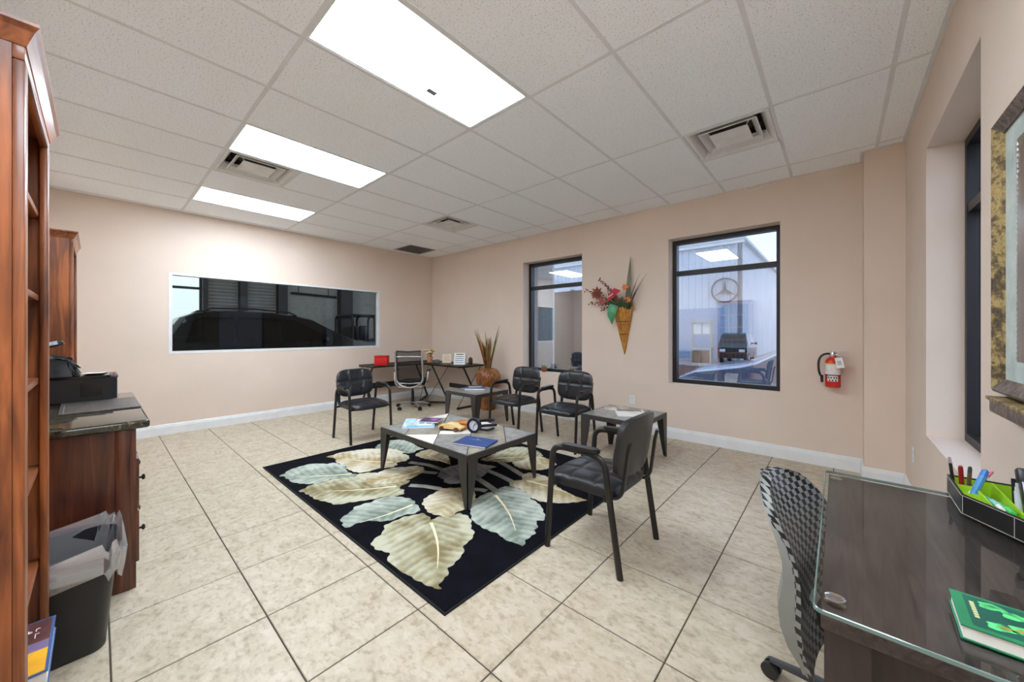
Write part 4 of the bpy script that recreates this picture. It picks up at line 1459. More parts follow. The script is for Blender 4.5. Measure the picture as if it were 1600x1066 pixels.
for k in range(10):
    a = k * PI / 5
    leafblade(bm, [(cx, cy, cz), (cx + .035 * math.cos(a), cy - .02, cz + .035 * math.sin(a)), (cx + .06 * math.cos(a), cy - .01, cz + .06 * math.sin(a))], [.005, .014, .003], .003)
obj('protea', bm, mat('rose_petal', (168, 86, 84), .5), fw)
M_BERRY = mat('maroon_berry', (104, 44, 42), .5, var=.3)
for tip in ((-.33, -.09, .40), (-.56, -.06, .26), (-.48, -.08, .07), (-.28, -.10, -.03), (-.42, -.1, .16), (-.2, -.12, .3)):
    bm = NB()
    p = arc((-.04, -.1, 0), (tip[0] * .5, -.14, tip[2] * .75), tip, 9)
    tube(bm, p, .0028, 5)
    s_ = obj('sprig', bm, mat('brown_stalk', (96, 66, 44), .8), fw)
    bm = NB()
    for i, q in enumerate(p[3:]):
        for dd in (-1, 1):
            sphere(bm, (q.x + rnd.uniform(-.02, .02), q.y, q.z + dd * rnd.uniform(.008, .02)), .0105, 6, 5)
    obj('berries', bm, M_BERRY, s_)['kind'] = 'stuff'
for tip in ((.24, -.05, .42), (.34, -.06, .42), (.29, -.07, .36), (.2, -.05, .3)):
    bm = NB()
    tube(bm, arc((.10, -.08, -.02), (tip[0] * .6, -.09, tip[2] * .45), tip, 7), [.005, .006, .006, .005, .004, .003, .002, .001], 6)
    obj('twig', bm, mat('dark_twig', (74, 56, 44), .8), fw)

# ------------------------------------------------------------------ fire extinguisher
t = thing('fire_extinguisher', 'red fire extinguisher hanging on the wall right of the window', 'fire extinguisher', (-.035, YB - .085, .80))
M_EXT = mat('extinguisher_red', (204, 26, 20), .25, var=.04, coat=.3)
bm = NB()
lathe(bm, [(.05, 0), (.058, .006), (.058, .235), (.054, .258), (.04, .278), (.024, .288), (.022, .30)], 28)
obj('cylinder', bm, M_EXT, t)
def band(z0, z1, r, m_, name, a0, a1, n=16):
    bm = NB()
    rings = []
    for k in range(n + 1):
        a = R(a0 + (a1 - a0) * k / n)
        rings.append([(r * math.cos(a), r * math.sin(a), z0), (r * math.cos(a), r * math.sin(a), z1), ((r - .003) * math.cos(a), (r - .003) * math.sin(a), z1), ((r - .003) * math.cos(a), (r - .003) * math.sin(a), z0)])
    loft(bm, rings)
    return obj(name, bm, m_, t)
band(.125, .232, .0592, mat('label_white', (228, 224, 220), .4, var=.05, scale=40), 'label', -165, -15)
band(.220, .232, .0596, mat('label_yellow', (228, 186, 84), .4), 'label_stripe', -165, -15)
lb = band(.06, .122, .0592, mat('label_white', (228, 224, 220), .4, var=.05, scale=40), 'class_label', -130, -50)
bm = NB()
for k, (a, z) in enumerate(((-118, .095), (-100, .095), (-80, .095), (-62, .095), (-112, .07), (-90, .07), (-68, .07))):
    r = .0596
    c = Vector((r * math.cos(R(a)), r * math.sin(R(a)), z))
    mt = Matrix.Translation(c) @ Matrix.Rotation(R(a + 90), 4, 'Z')
    box(bm, -.006, .006, -.0012, .001, -.007, .007, mtx=mt)
obj('class_pictograms', bm, mat('print_black', (40, 40, 50), .5), lb, False)
bm = NB()
lathe(bm, [(.061, .112), (.061, .120), (.0585, .120), (.0585, .112)], 24, cap=False)
obj('strap', bm, M_BLKPLASTIC, t)
bm = NB()
lathe(bm, [(.018, .295), (.02, .32), (.014, .335), (.014, .345)], 14)
box(bm, -.03, .0, -.012, .012, .312, .33)
v_ = obj('valve', bm, M_SILVER, t)
bm = NB()
box(bm, -.01, .105, -.009, .009, 0, .008, bev=.002, mtx=Matrix.Translation((0, 0, .338)) @ Matrix.Rotation(R(-6), 4, 'Y'))
obj('lever', bm, M_SILVER, v_)
bm = NB()
box(bm, -.01, .118, -.009, .009, 0, .008, bev=.002, mtx=Matrix.Translation((0, 0, .318)) @ Matrix.Rotation(R(20), 4, 'Y'))
obj('carry_handle', bm, M_SILVER, v_)
bm = NB()
tube(bm, arc((-.02, -.01, .322), (-.11, -.02, .33), (-.105, -.03, .20), 8) + arc((-.104, -.03, .18), (-.10, -.03, .11), (-.078, -.03, .10), 4), .0095, 8)
h_ = obj('hose', bm, M_BLKPLASTIC, t)
bm = NB()
tube(bm, [(-.080, -.03, .115), (-.078, -.03, .045)], [.013, .011], 10)
obj('nozzle', bm, M_BLKPLASTIC, h_)
bm = NB()
box(bm, -.028, .028, -.001, .001, -.10, 0, mtx=Matrix.Translation((.04, -.064, .29)) @ Matrix.Rotation(R(-10), 4, 'Y'))
tg = obj('inspection_tag', bm, M_PAPER, t, False)
bm = NB()
for k in range(3):
    box(bm, -.012 + k * .009, -.008 + k * .009, -.0018, -.001, -.07, -.03, mtx=Matrix.Translation((.04, -.064, .29)) @ Matrix.Rotation(R(-10), 4, 'Y'))
obj('tag_print', bm, mat('tag_grey', (110, 112, 118), .6), tg, False)
obj('wall_bracket', box(NB(), -.02, .02, .056, .085, .05, .33), M_BLKPLASTIC, t, False)

# ------------------------------------------------------------------ window sill pots
M_POT = mat('glazed_brown_pot', (120, 76, 48), .3, var=.2, scale=20)
def pot(label, x, r, h, kind):
    t = thing('sill_pot', label, 'plant pot', (x, YB + .075, .6855))
    bm = NB()
    if kind == 0:
        lathe(bm, [(r * .6, 0), (r * .9, h * .3), (r, h * .6), (r * .85, h), (r * .7, h * .9), (r * .5, h * .4)], 18)
    else:
        lathe(bm, [(r * .7, 0), (r * .85, h * .7), (r, h * .72), (r, h), (r * .85, h), (r * .7, h * .5)], 18)
    obj('pot', bm, M_POT, t)
    for k in range(7):
        a = k * .9
        bm = NB()
        leafblade(bm, [(0, 0, h * .7), (r * .6 * math.cos(a), r * .6 * math.sin(a), h * 1.25), (r * 1.2 * math.cos(a), r * .8 * math.sin(a), h * 1.45 + .01 * (k % 3))], [.006, .014, .002])
        obj('leaf', bm, mat('sage_leaf', (150, 156, 138), .6, var=.25), t)
pot('round brown pot with pale leaves on the left window sill', -3.60, .055, .075, 0)
pot('small flared brown pot on the right end of left window sill', -3.08, .045, .075, 1)

# ------------------------------------------------------------------ bookcases
def bookcase(label, x0, x1):
    """x0 is the near (larger x) side; front faces +y"""
    yf, yb, h = -.118, YD + .005, 2.09
    w = x0 - x1
    t = thing('bookcase', label, 'bookcase', ((x0 + x1) / 2, 0, 0), group='tall walnut bookcases along the cabinet wall')
    a = w / 2
    for s in (-1, 1):
        obj('side_panel', box(NB(), min(s * a, s * (a - .02)), max(s * a, s * (a - .02)), yb, yf - .02, 0, h - .04), M_BOOKCASE, t, False)
        obj('stile', box(NB(), min(s * a, s * (a - .055)), max(s * a, s * (a - .055)), yf - .02, yf, 0, h - .09, bev=.004), M_BOOKCASE, t)
    obj('back_panel', box(NB(), -a + .02, a - .02, yb, yb + .012, .08, h - .05), M_BOOKCASE, t, False)
    obj('top_rail', box(NB(), -a, a, yf - .02, yf, h - .09, h - .05, bev=.003), M_SHELF, t)
    obj('plinth', box(NB(), -a + .055, a - .055, yf - .02, yf, 0, .09), M_SHELF, t, False)
    bm = NB()
    loft(bm, [[(-a - o_, yb, z), (a + o_, yb, z), (a + o_, yf + o_, z), (-a - o_, yf + o_, z)] for z, o_ in ((h - .055, .002), (h - .045, .006), (h - .02, .016), (h - .008, .024), (h, .024))])
    obj('crown', bm, M_SHELF, t, False)
    for z in (.09, .48, .82, 1.14, 1.44, 1.74):
        obj('shelf', box(NB(), -a + .021, a - .021, yb + .013, yf - .022, z, z + .022, bev=.004), M_SHELF, t)
    bm = NB()
    for s in (-1, 1):
        for yy in (yf - .07, yb + .06):
            for k in range(48):
                z = .3 + k * .035
                mt = Matrix.Translation((s * (a - .0195), yy, z)) @ Matrix.Rotation(PI / 2, 4, 'Y')
                bmesh.ops.create_cone(bm, cap_ends=True, segments=6, radius1=.004, radius2=.004, depth=.002, matrix=mt)
    obj('peg_holes', bm, mat('peg_hole_dark', (30, 16, 10), .9), t, False)['kind'] = 'stuff'
    return t
BK0, BK1 = -1.51, -2.21
bookcase('tall walnut bookcase nearest the camera at the left edge', BK0, BK1)
bookcase('tall walnut bookcase farther back behind the printer', -4.33, -5.06)
# books lying on the low shelf of the near bookcase
bz = .1125
b = book('blue_book', 'pale blue book lying under the sunset book on low shelf', (-1.90, -.26, bz), R(0), .32, .25, .187, mat('pale_blue_book', (128, 158, 180), .4, var=.2, scale=14), spine_side=-1)
b = book('sunset_book', 'thick hardcover with orange sunset cover on the lowest shelf', (-1.875, -.213, bz + .1875), R(0), .315, .238, .045, mat('blue_binding', (62, 92, 140), .35), spine_side=0)
bm = NB()
box(bm, -.150, -.02, -.112, .112, .0451, .0456)
obj('cover_print', bm, mat('dusk_print', (84, 48, 46), .35, var=.35, scale=12), b, False)
bm = NB()
box(bm, -.02, .030, -.112, .112, .0451, .0456)
obj('cover_print', bm, mat('violet_print', (112, 96, 124), .35, var=.2, scale=12), b, False)
bm = NB()
box(bm, .030, .150, -.112, .112, .0451, .0456)
obj('cover_print', bm, mat('sunset_print', (246, 166, 40), .35, var=.14, scale=8), b, False)
bm = NB()
for row, (x, n, hgt) in enumerate(((-.098, 10, .016), (-.062, 7, .026))):
    for k in range(n):
        y = .085 - k * (.155 / n)
        box(bm, x - hgt / 2, x + hgt / 2, y - .0050, y - .0030, .0457, .0461)
        if k % 3 != 1:
            box(bm, x - hgt / 2, x - hgt / 2 + .003, y - .0030, y + .004, .0457, .0461)
        if k % 2:
            box(bm, x + hgt / 2 - .003, x + hgt / 2, y - .0030, y + .004, .0457, .0461)
        if k % 3:
            box(bm, x - .0015, x + .0015, y - .0030, y + .003, .0457, .0461)
obj('title_lettering', bm, M_PAPER, b, False)

# ------------------------------------------------------------------ base cabinet + granite top
CBX0, CBX1, CBY1 = -2.73, -3.95, .135
t = thing('base_cabinet', 'dark cherry base cabinet with drawers under the granite top', 'cabinet', (0, 0, 0))
obj('body', box(NB(), CBX1, CBX0, YD + .005, CBY1 - .02, 0, .828), M_CABINET, t, False)
obj('corner_stile', box(NB(), CBX0 - .02, CBX0 + .006, CBY1 - .075, CBY1 - .0205, 0, .828, bev=.004), M_CABINET, t)
bm = NB()
for q in ((CBX0 - .05, CBX0, 0, .828), (CBX1, CBX1 + .05, 0, .828), (CBX0 - .64, CBX0 - .59, .105, .67)):
    box(bm, q[0], q[1], CBY1 - .02, CBY1, q[2], q[3])
for z in ((0, .105), (.67, .828)):
    box(bm, CBX1 + .05, CBX0 - .05, CBY1 - .02, CBY1, *z)
obj('face_frame', bm, M_CABINET, t, False)
M_KNOB = mat('dark_bronze_knob', (40, 34, 30), .35, metal=.7)
for (xa, xb) in ((CBX0 - .60, CBX0 - .04), (CBX1 + .04, CBX0 - .63)):
    for (za, zb) in ((.115, .385), (.395, .66)):
        d = obj('drawer', box(NB(), xa, xb, CBY1 - .015, CBY1 + .014, za, zb, bev=.005), M_CABINET, t)
        for xk in ((xa + xb) / 2 - .17, (xa + xb) / 2 + .17):
            bm = NB()
            lathe(bm, [(.006, 0), (.006, .014), (.015, .018), (.016, .024), (.010, .029)], 12)
            bmesh.ops.transform(bm, matrix=Matrix.Translation((xk, CBY1 + .0135, (za + zb) / 2)) @ Matrix.Rotation(-PI / 2, 4, 'X'), verts=bm.verts[:])
            obj('knob', bm, M_KNOB, d)
ctop = obj('countertop', box(NB(), CBX1 - .10, CBX0 + .03, YD + .002, .185, .829, .871, bev=.012, seg=3), M_GRANITE)
tag(ctop, 'polished dark speckled granite countertop over the base cabinet', 'countertop')
ZG = .8715
# slate mat
t = thing('desk_mat', 'thin dark rectangular mat lying on the granite countertop', 'mat', (-3.41, .02, ZG), R(1))
M_MAT = wood('dark_mat', (62, 56, 54), (96, 88, 84), 'X', .45, 1.5, 0)
obj('mat', box(NB(), -.245, .245, -.165, .155, 0, .009, bev=.002), M_MAT, t)
bm = NB()
for q in ((-.235, .235, -.150, -.146), (-.235, .235, .136, .140), (-.235, -.231, -.146, .136), (.231, .235, -.146, .136)):
    box(bm, *q, .0088, .0098)
obj('border_line', bm, mat('mat_line', (120, 112, 108), .5), t, False)
# printer
t = thing('printer', 'low black printer on the granite countertop', 'printer', (-3.80, -.13, ZG))
bm = NB()
prism(bm, rrect(-.165, .165, -.23, .222, .03), .012, .155)
bmesh.ops.bevel(bm, geom=[e for e in bm.edges if abs(e.verts[0].co.z - e.verts[1].co.z) < .001], offset=.006, segments=2, affect='EDGES')
obj('body', bm, M_BLKPLASTIC, t)
obj('lid', prism(NB(), rrect(-.168, .168, -.235, .19, .02), .157, .172), M_BLKGLOSS, t)
obj('foot', prism(NB(), rrect(-.15, .15, -.2, .2, .02), 0, .013), M_BLKPLASTIC, t)
cp = obj('control_panel', box(NB(), -.15, .15, .192, .226, .150, .168, bev=.004), mat('printer_grey', (92, 92, 94), .4), t)
bm = NB()
for k in range(4):
    bmesh.ops.create_cone(bm, cap_ends=True, segments=10, radius1=.006, radius2=.006, depth=.004, matrix=Matrix.Translation((.12 - k * .04, .209, .169)))
obj('button', bm, mat('red_button', (190, 60, 70), .4), cp)
obj('side_vent', box(NB(), .1645, .168, .06, .15, .04, .13), M_BLKGLOSS, t, False)
sh = NB()
box(sh, -.12, .11, -.05, .05, 0, .0016, bev=0)
for v in sh.verts:
    v.co.z += .012 * math.sin((v.co.x + .12) * 9)
tag(obj('paper_sheet', sh, M_PAPER, loc=(-3.79, -.012, ZG + .1735), rot=(0, 0, R(-8))), 'white sheet of paper lying on the printer lid', 'paper')
# black camera bag
t = thing('camera_bag', 'slouching black camera bag on top of the printer', 'bag', (-3.79, -.235, ZG + .1735))
bm = NB()
prism(bm, rrect(-.13, .13, -.12, .16, .04), 0, .10)
bmesh.ops.subdivide_edges(bm, edges=bm.edges[:], cuts=3, use_grid_fill=True)
for v in bm.verts:
    k = v.co.z / .10
    v.co.x *= 1 - .18 * k
    v.co.y *= 1 - .22 * k
    v.co += Vector((rnd.uniform(-.006, .006), rnd.uniform(-.006, .006), rnd.uniform(-.012, .004) * k + (.02 * math.sin(v.co.y * 22) * k)))
obj('body', bm, mat('black_nylon', (26, 26, 27), .6, var=.3, scale=25), t, angle=60)
bm = NB()
cushion(bm, .20, .17, .05, (0,), (), 14, 14, .3, .4)
obj('flap', bm, mat('black_nylon', (26, 26, 27), .6, var=.3, scale=25), t, loc=(0, -.02, .085), rot=(R(-4), 0, 0))
bm = NB()
tube(bm, arc((.10, .14, .05), (.12, .12, .12), (.02, .04, .13), 8), .010, 6, 1.4, .5)
tube(bm, arc((.10, .02, .11), (.13, .10, .14), (.06, .16, .05), 8), .008, 6, 1.4, .5)
obj('strap', bm, M_BLKPLASTIC, t)
# payment terminal on a tilted arm
t = thing('phone_stand', 'tilted black handset with small pale screen above the printer', 'telephone', (-3.56, -.36, ZG))
obj('foot', prism(NB(), rrect(-.05, .05, -.07, .05, .02), 0, .012), M_BLKPLASTIC, t)
bm = NB()
tube(bm, [(0, -.02, .01), (0, -.03, .305)], .012, 8)
obj('post', bm, M_BLKPLASTIC, t)
mt = Matrix.Translation((0, -.03, .300)) @ Matrix.Rotation(R(17), 4, 'X')
bm = NB()
box(bm, -.06, .06, -.12, .27, 0, .030, bev=.008, mtx=mt)
hd = obj('handset', bm, M_BLKPLASTIC, t)
obj('screen', box(NB(), .0, .064, .18, .25, .012, .033, mtx=mt), mat('pale_screen', (176, 190, 210), .3, var=.2, scale=40), hd, False)

# ------------------------------------------------------------------ waste bin with liner
t = thing('waste_bin', 'black plastic waste bin between the bookcase and cabinet', 'waste bin', (-2.455, -.085, 0))
def rr3(hx, hy, r, z, jit=0.0, n=6):
    pts = rrect(-hx, hx, -hy, hy, r, n)
    return [(x + (rnd.uniform(-jit, jit)), y + (rnd.uniform(-jit, jit)), z + rnd.uniform(-jit, jit)) for x, y in pts]
bm = NB()
loft(bm, [rr3(.150, .105, .04, 0), rr3(.155, .11, .045, .006), rr3(.190, .142, .055, .385), rr3(.198, .150, .058, .39), rr3(.198, .150, .058, .402), rr3(.190, .142, .055, .402), rr3(.186, .138, .055, .38), rr3(.150, .105, .04, .012)])
obj('bin', bm, M_BLKPLASTIC, t)
m_, nt, b_ = base_mat('clear_liner_film')
nt.nodes.clear()
out = nd(nt, 'ShaderNodeOutputMaterial')
tr = nd(nt, 'ShaderNodeBsdfTransparent')
tr.inputs['Color'].default_value = (.93, .94, .96, 1)
gl = nd(nt, 'ShaderNodeBsdfGlossy')
gl.inputs['Roughness'].default_value = .12
df = nd(nt, 'ShaderNodeBsdfDiffuse')
df.inputs['Color'].default_value = (.8, .82, .86, 1)
m1 = nd(nt, 'ShaderNodeMixShader')
m1.inputs[0].default_value = .35
m2 = nd(nt, 'ShaderNodeMixShader')
m2.inputs[0].default_value = .46
nt.links.new(gl.outputs[0], m1.inputs[1])
nt.links.new(df.outputs[0], m1.inputs[2])
nt.links.new(tr.outputs[0], m2.inputs[1])
nt.links.new(m1.outputs[0], m2.inputs[2])
nt.links.new(m2.outputs[0], out.inputs['Surface'])
bm = NB()
rr = random.Random(11)
def frill(hx, hy, r, z, amp, zamp, seed):
    pts = rrect(-hx, hx, -hy, hy, r, 9)
    out_ = []
    for k, (x, y) in enumerate(pts):
        s = 1 + amp * math.sin(k * 2.3 + seed) + rr.uniform(-amp, amp) * .5
        zz = z + zamp * math.sin(k * 1.7 + seed * 2) + rr.uniform(-zamp, zamp) * .6
        s = min(s, (.262 / max(abs(x), 1e-3)) if x < -.1 else 9)
        out_.append((x * s, y * s, zz))
    return out_
loft(bm, [frill(.17, .122, .05, .28, .02, .01, 1), frill(.182, .132, .055, .36, .01, .008, 2), frill(.192, .146, .058, .415, .015, .016, 3), frill(.203, .160, .06, .440, .03, .018, 4), frill(.214, .168, .06, .405, .035, .014, 5), frill(.212, .164, .06, .345, .03, .014, 6), frill(.205, .158, .06, .318, .03, .02, 7)], cap=False)
for q in bm.verts:
    if q.co.x < -.262:
        q.co.x = -.262
obj('liner', bm, m_, t, angle=25)

# ------------------------------------------------------------------ glass topped desk at the right
t = thing('glass_desk', 'dark espresso desk with raised clear glass top by the wall', 'desk', (0, 0, 0))
DX0, DX1, DY0, DY1 = -.026, XC - .012, .985, 1.945
ZW, ZGL = .7595, .772
obj('wood_top', box(NB(), DX0, DX1, DY0, DY1, .718, ZW, bev=.003), M_ESPRESSO, t)
gl_out = rrect(DX0 - .012, DX1 + .006, DY0 - .026, DY1 + .003, .016, 6)
bm = NB()
v = [bm.verts.new((x, y, ZGL)) for x, y in gl_out]
bm.faces.new(v)
g_ = obj('glass_top', bm, M_CLEAR, t, False)
bm = NB()
n_ = len(gl_out)
cx_, cy_ = (DX0 + DX1) / 2, (DY0 + DY1) / 2
rings = []
for (dz, ins) in ((0, .0015), (-.0015, 0), (-.0085, 0), (-.010, .0015), (-.0085, .0035), (-.0015, .0035)):
    rings.append([(x + (ins if x < cx_ else -ins), y + (ins if y < cy_ else -ins), ZGL + dz) for x, y in gl_out])
loft(bm, rings + [rings[0]], cap=False)
obj('glass_edge', bm, M_GLASSEDGE, g_)
for (x, y) in ((DX0 + .022, DY0 + .035), (DX0 + .022, DY1 - .05), (DX1 - .06, DY0 + .022)):
    bm = NB()
    lathe(bm, [(.011, ZW - .001), (.011, ZGL - .012), (.018, ZGL - .010)], 18, c=(x, y))
    lathe(bm, [(.017, ZGL + .0005), (.017, ZGL + .0012), (.012, ZGL + .0028), (.005, ZGL + .0034)], 20, c=(x, y))
    obj('standoff', bm, M_CHROME, t)
bm = NB()
box(bm, DX0 + .005, DX0 + .075, DY0 + .015, DY0 + .09, 0, .718)
obj('leg', bm, M_ESPRESSO_V, t, False)
obj('leg', box(NB(), .27, .34, DY1 - .09, DY1 - .015, 0, .718), M_ESPRESSO_V, t, False)
obj('modesty_panel', box(NB(), DX0 + .075, DX1, DY0 + .05, DY0 + .07, .25, .718), M_ESPRESSO_V, t, False)
obj('end_panel', box(NB(), DX1 - .03, DX1, DY0 + .09, DY1 - .015, 0, .718), M_ESPRESSO_V, t, False)

# green book
ZB = ZGL + .001
t = book('green_book', 'green patterned hardcover book lying on the glass desk top', (.285, 1.095, ZB), R(-2), .232, .128, .026, mat('emerald_cover', (40, 128, 88), .3, var=.1), spine_side=0)
bm = NB()
box(bm, -.100, .104, -.052, .056, .0261, .0264)
fld = obj('cover_field', bm, mat('deep_green_field', (24, 92, 78), .35, var=.12, scale=12), t, False)
bm = NB()
for side in (-1, 1):
    for k in range(7):
        x = -.068 + k * .026
        y = .003 + side * (.034 - .012 * math.sin(k * 1.3))
        prism(bm, [(x + .017 * math.cos(a) * (1 + .3 * math.cos(3 * a)), y + .012 * math.sin(a) * (1 + .25 * math.sin(2 * a))) for a in [2 * PI * j / 14 for j in range(14)]], .02645, .0267)
obj('cover_ornament', bm, mat('foliage_print', (84, 196, 116), .35, var=.35, scale=60), fld, False)
bm = NB()
for k in range(9):
    x = -.06 + k * .018
    y = -.028 + .007 * math.sin(k * 2)
    prism(bm, [(x + .007 * math.cos(a), y + .005 * math.sin(a)) for a in [2 * PI * j / 7 for j in range(7)]], .0267, .0269)
obj('cover_ornament', bm, mat('gold_print', (176, 150, 62), .4, var=.3, scale=60), fld, False)
bm = NB()
for k in range(7):
    box(bm, -.094, -.088, -.022 + k * .0085, -.0155 + k * .0085, .02645, .0268)
for k in range(4):
    for j in range(2):
        box(bm, .005 + k * .017, .013 + k * .017, .0 - .011 * j, .006 - .011 * j, .0268, .0270)
obj('title_lettering', bm, mat('pale_gold_print', (206, 206, 150), .4), fld, False)

# organiser
OZ = ZGL + .001
t = thing('desk_organizer', 'black stitched desk organizer with lime green compartments', 'desk organizer', (0, 0, OZ))
OP = [(.284, 1.955), (.282, 1.744), (.352, 1.628), (.421, 1.51), (.424, 1.955)]
def inset(poly, d):
    n = len(poly)
    cx = sum(p[0] for p in poly) / n
    cy = sum(p[1] for p in poly) / n
    out_ = []
    for i in range(n):
        p0, p1, p2 = Vector(poly[i - 1]), Vector(poly[i]), Vector(poly[(i + 1) % n])
        e1, e2 = (p1 - p0).normalized(), (p2 - p1).normalized()
        n1, n2 = Vector((-e1.y, e1.x)), Vector((-e2.y, e2.x))
        if n1.dot(Vector((cx, cy)) - p1) < 0: n1 = -n1
        if n2.dot(Vector((cx, cy)) - p1) < 0: n2 = -n2
        b = (n1 + n2)
        b = b / max(.2, (1 + n1.dot(n2)))
        q = p1 + b * d
        out_.append((q.x, q.y))
    return out_
OI = inset(OP, .005)
bm = NB()
hz_ = .062
loft(bm, [[(x, y, 0) for x, y in OP], [(x, y, hz_) for x, y in OP], [(x, y, hz_) for x, y in OI], [(x, y, .004) for x, y in OI]])
obj('tray', bm, mat('black_leatherette', (24, 22, 22), .4, var=.12, scale=60), t, False)
OJ = inset(OP, .0056)
bm = NB()
loft(bm, [[(x, y, .0045) for x, y in OJ], [(x, y, hz_ - .004) for x, y in OJ]], cap=False)
vv = [bm.verts.new((x, y, .0046)) for x, y in OJ]
bm.faces.new(vv)
M_LIME = mat('lime_lining', (158, 200, 34), .6, var=.06)
obj('lining', bm, M_LIME, t, False)
def divider(p, q, h):
    d = (Vector(q) - Vector(p)).normalized()
    nn = Vector((-d.y, d.x)) * .002
    pl_ = [(Vector(p) + nn)[:], (Vector(q) + nn)[:], (Vector(q) - nn)[:], (Vector(p) - nn)[:]]
    obj('divider', prism(NB(), pl_, .004, h), M_LIME, t, False)
divider((.332, 1.665), (.332, 1.945), hz_ - .006)
divider((.379, 1.588), (.379, 1.95), hz_ - .004)
divider((.288, 1.80), (.330, 1.80), hz_ - .010)
divider((.288, 1.87), (.330, 1.87), hz_ - .006)
bm = NB()
for (a, b) in zip(OP, OP[1:] + OP[:1]):
    A, B = Vector(a), Vector(b)
    d = (B - A).normalized()
    nn = Vector((d.y, -d.x))
    if nn.dot(Vector((.36, 1.8)) - A) > 0: nn = -nn
    for z in (.004, hz_ - .004):
        tube(bm, [(*(A + nn * .0004), z), (*(B + nn * .0004), z)], .0009, 4)
    tube(bm, [(*(A + nn * .0004 + d * .004), .004), (*(A + nn * .0004 + d * .004), hz_ - .004)], .0009, 4)
obj('stitching', bm, mat('pale_stitch', (170, 165, 150), .7), t, False)

def pen(label, base, top, r, m_body, m_tip, name='pen', cat='pen'):
    o_ = thing(name, label, cat, base, group='pens in the desk organizer')
    b0, t0 = Vector((0, 0, 0)), Vector(top) - Vector(base)
    bm = NB()
    tube(bm, [b0, t0 * .82], r, 8)
    obj('barrel', bm, m_body, o_)
    bm = NB()
    tube(bm, [t0 * .82, t0 * .97, t0], [r * 1.05, r * .9, r * .4], 8)
    obj('cap', bm, m_tip, o_)
pen('silver tipped dark pen in the corner of the organizer', (.298, 1.935, OZ + .010), (.288, 1.945, OZ + .125), .0045, M_BLKPLASTIC, M_SILVER)
pen('red pen standing in the organizer', (.312, 1.915, OZ + .010), (.306, 1.905, OZ + .110), .006, mat('red_pen', (150, 30, 34), .3), mat('red_pen', (150, 30, 34), .3))
pen('brown pencil standing in the organizer next to the red pen', (.322, 1.905, OZ + .010), (.324, 1.890, OZ + .115), .005, mat('brown_pencil', (92, 70, 54), .5), mat('dark_lead', (60, 56, 52), .5))
pen('blue marker leaning out of the organizer', (.310, 1.825, OZ + .012), (.352, 1.865, OZ + .118), .0085, mat('blue_marker', (76, 140, 196), .3), mat('blue_cap', (60, 110, 190), .3), 'marker', 'marker')
pen('white stick with pink end leaning in the organizer', (.300, 1.845, OZ + .012), (.372, 1.90, OZ + .108), .004, M_PAPER, mat('pink_end', (206, 110, 130), .4))
def lying(label, p, q, r, m_body, m_cap):
    o_ = thing('highlighter', label, 'highlighter', p, group='highlighters in the desk organizer')
    d = Vector(q) - Vector(p)
    bm = NB()
    tube(bm, [Vector((0, 0, 0)), d * .62], r, 10)
    obj('barrel', bm, m_body, o_)
    bm = NB()
    tube(bm, [d * .62, d * .95, d], [r * 1.08, r * .95, r * .7], 10)
    obj('cap', bm, m_cap, o_)
lying('teal highlighter lying in the middle organizer compartment', (.345, 1.86, OZ + .030), (.352, 1.75, OZ + .046), .008, mat('teal_plastic', (60, 176, 188), .3), mat('pale_teal', (140, 206, 214), .3))
lying('white capped highlighter lying in the middle organizer compartment', (.358, 1.84, OZ + .030), (.350, 1.70, OZ + .050), .007, mat('clear_white_plastic', (206, 226, 222), .3), mat('white_cap', (236, 240, 238), .3))
lying('bright green highlighter lying in the middle organizer compartment', (.368, 1.82, OZ + .030), (.364, 1.68, OZ + .052), .008, mat('green_plastic', (40, 176, 90), .3), mat('bright_green', (70, 200, 100), .3))
# handset + note cards in the last compartment
t = thing('phone_handset', 'black telephone handset leaning in the organizer', 'telephone', (.392, 1.66, OZ + .02))
mt = Matrix.Rotation(R(-28), 4, 'X')
bm = NB()
box(bm, -.010, .012, -.012, .012, .0, .16, bev=.004, mtx=mt)
obj('handset', bm, M_BLKGLOSS, t)
obj('earpiece', box(NB(), -.013, .015, -.014, .014, .125, .165, bev=.005, mtx=mt), M_BLKPLASTIC, t)
t = thing('note_cards', 'pale note cards standing in the organizer beside the handset', 'note cards', (.398, 1.735, OZ + .006))
mt = Matrix.Rotation(R(-12), 4, 'X')
for k in range(3):
    obj('card', box(NB(), -.014, .020, .008 * k, .008 * k + .001, 0, .115 - .012 * k, mtx=mt), mat('pale_card', (214, 222, 228), .6, var=.05), t, False)
obj('card_cover', box(NB(), -.015, .021, .028, .030, 0, .125, mtx=mt), M_BLKPLASTIC, t, False)

# ------------------------------------------------------------------ checkered office chair pushed under the glass desk
t = thing('office_chair', 'checkered grey and black office chair at the glass desk', 'office chair', (.085, 1.66, 0), R(-12))
M_CHECK = checker_mat('checkered_fabric', (18, 19, 22), (140, 142, 138), 1.0)
M_SHELL = mat('grey_plastic_shell', (136, 138, 134), .45, var=.04)
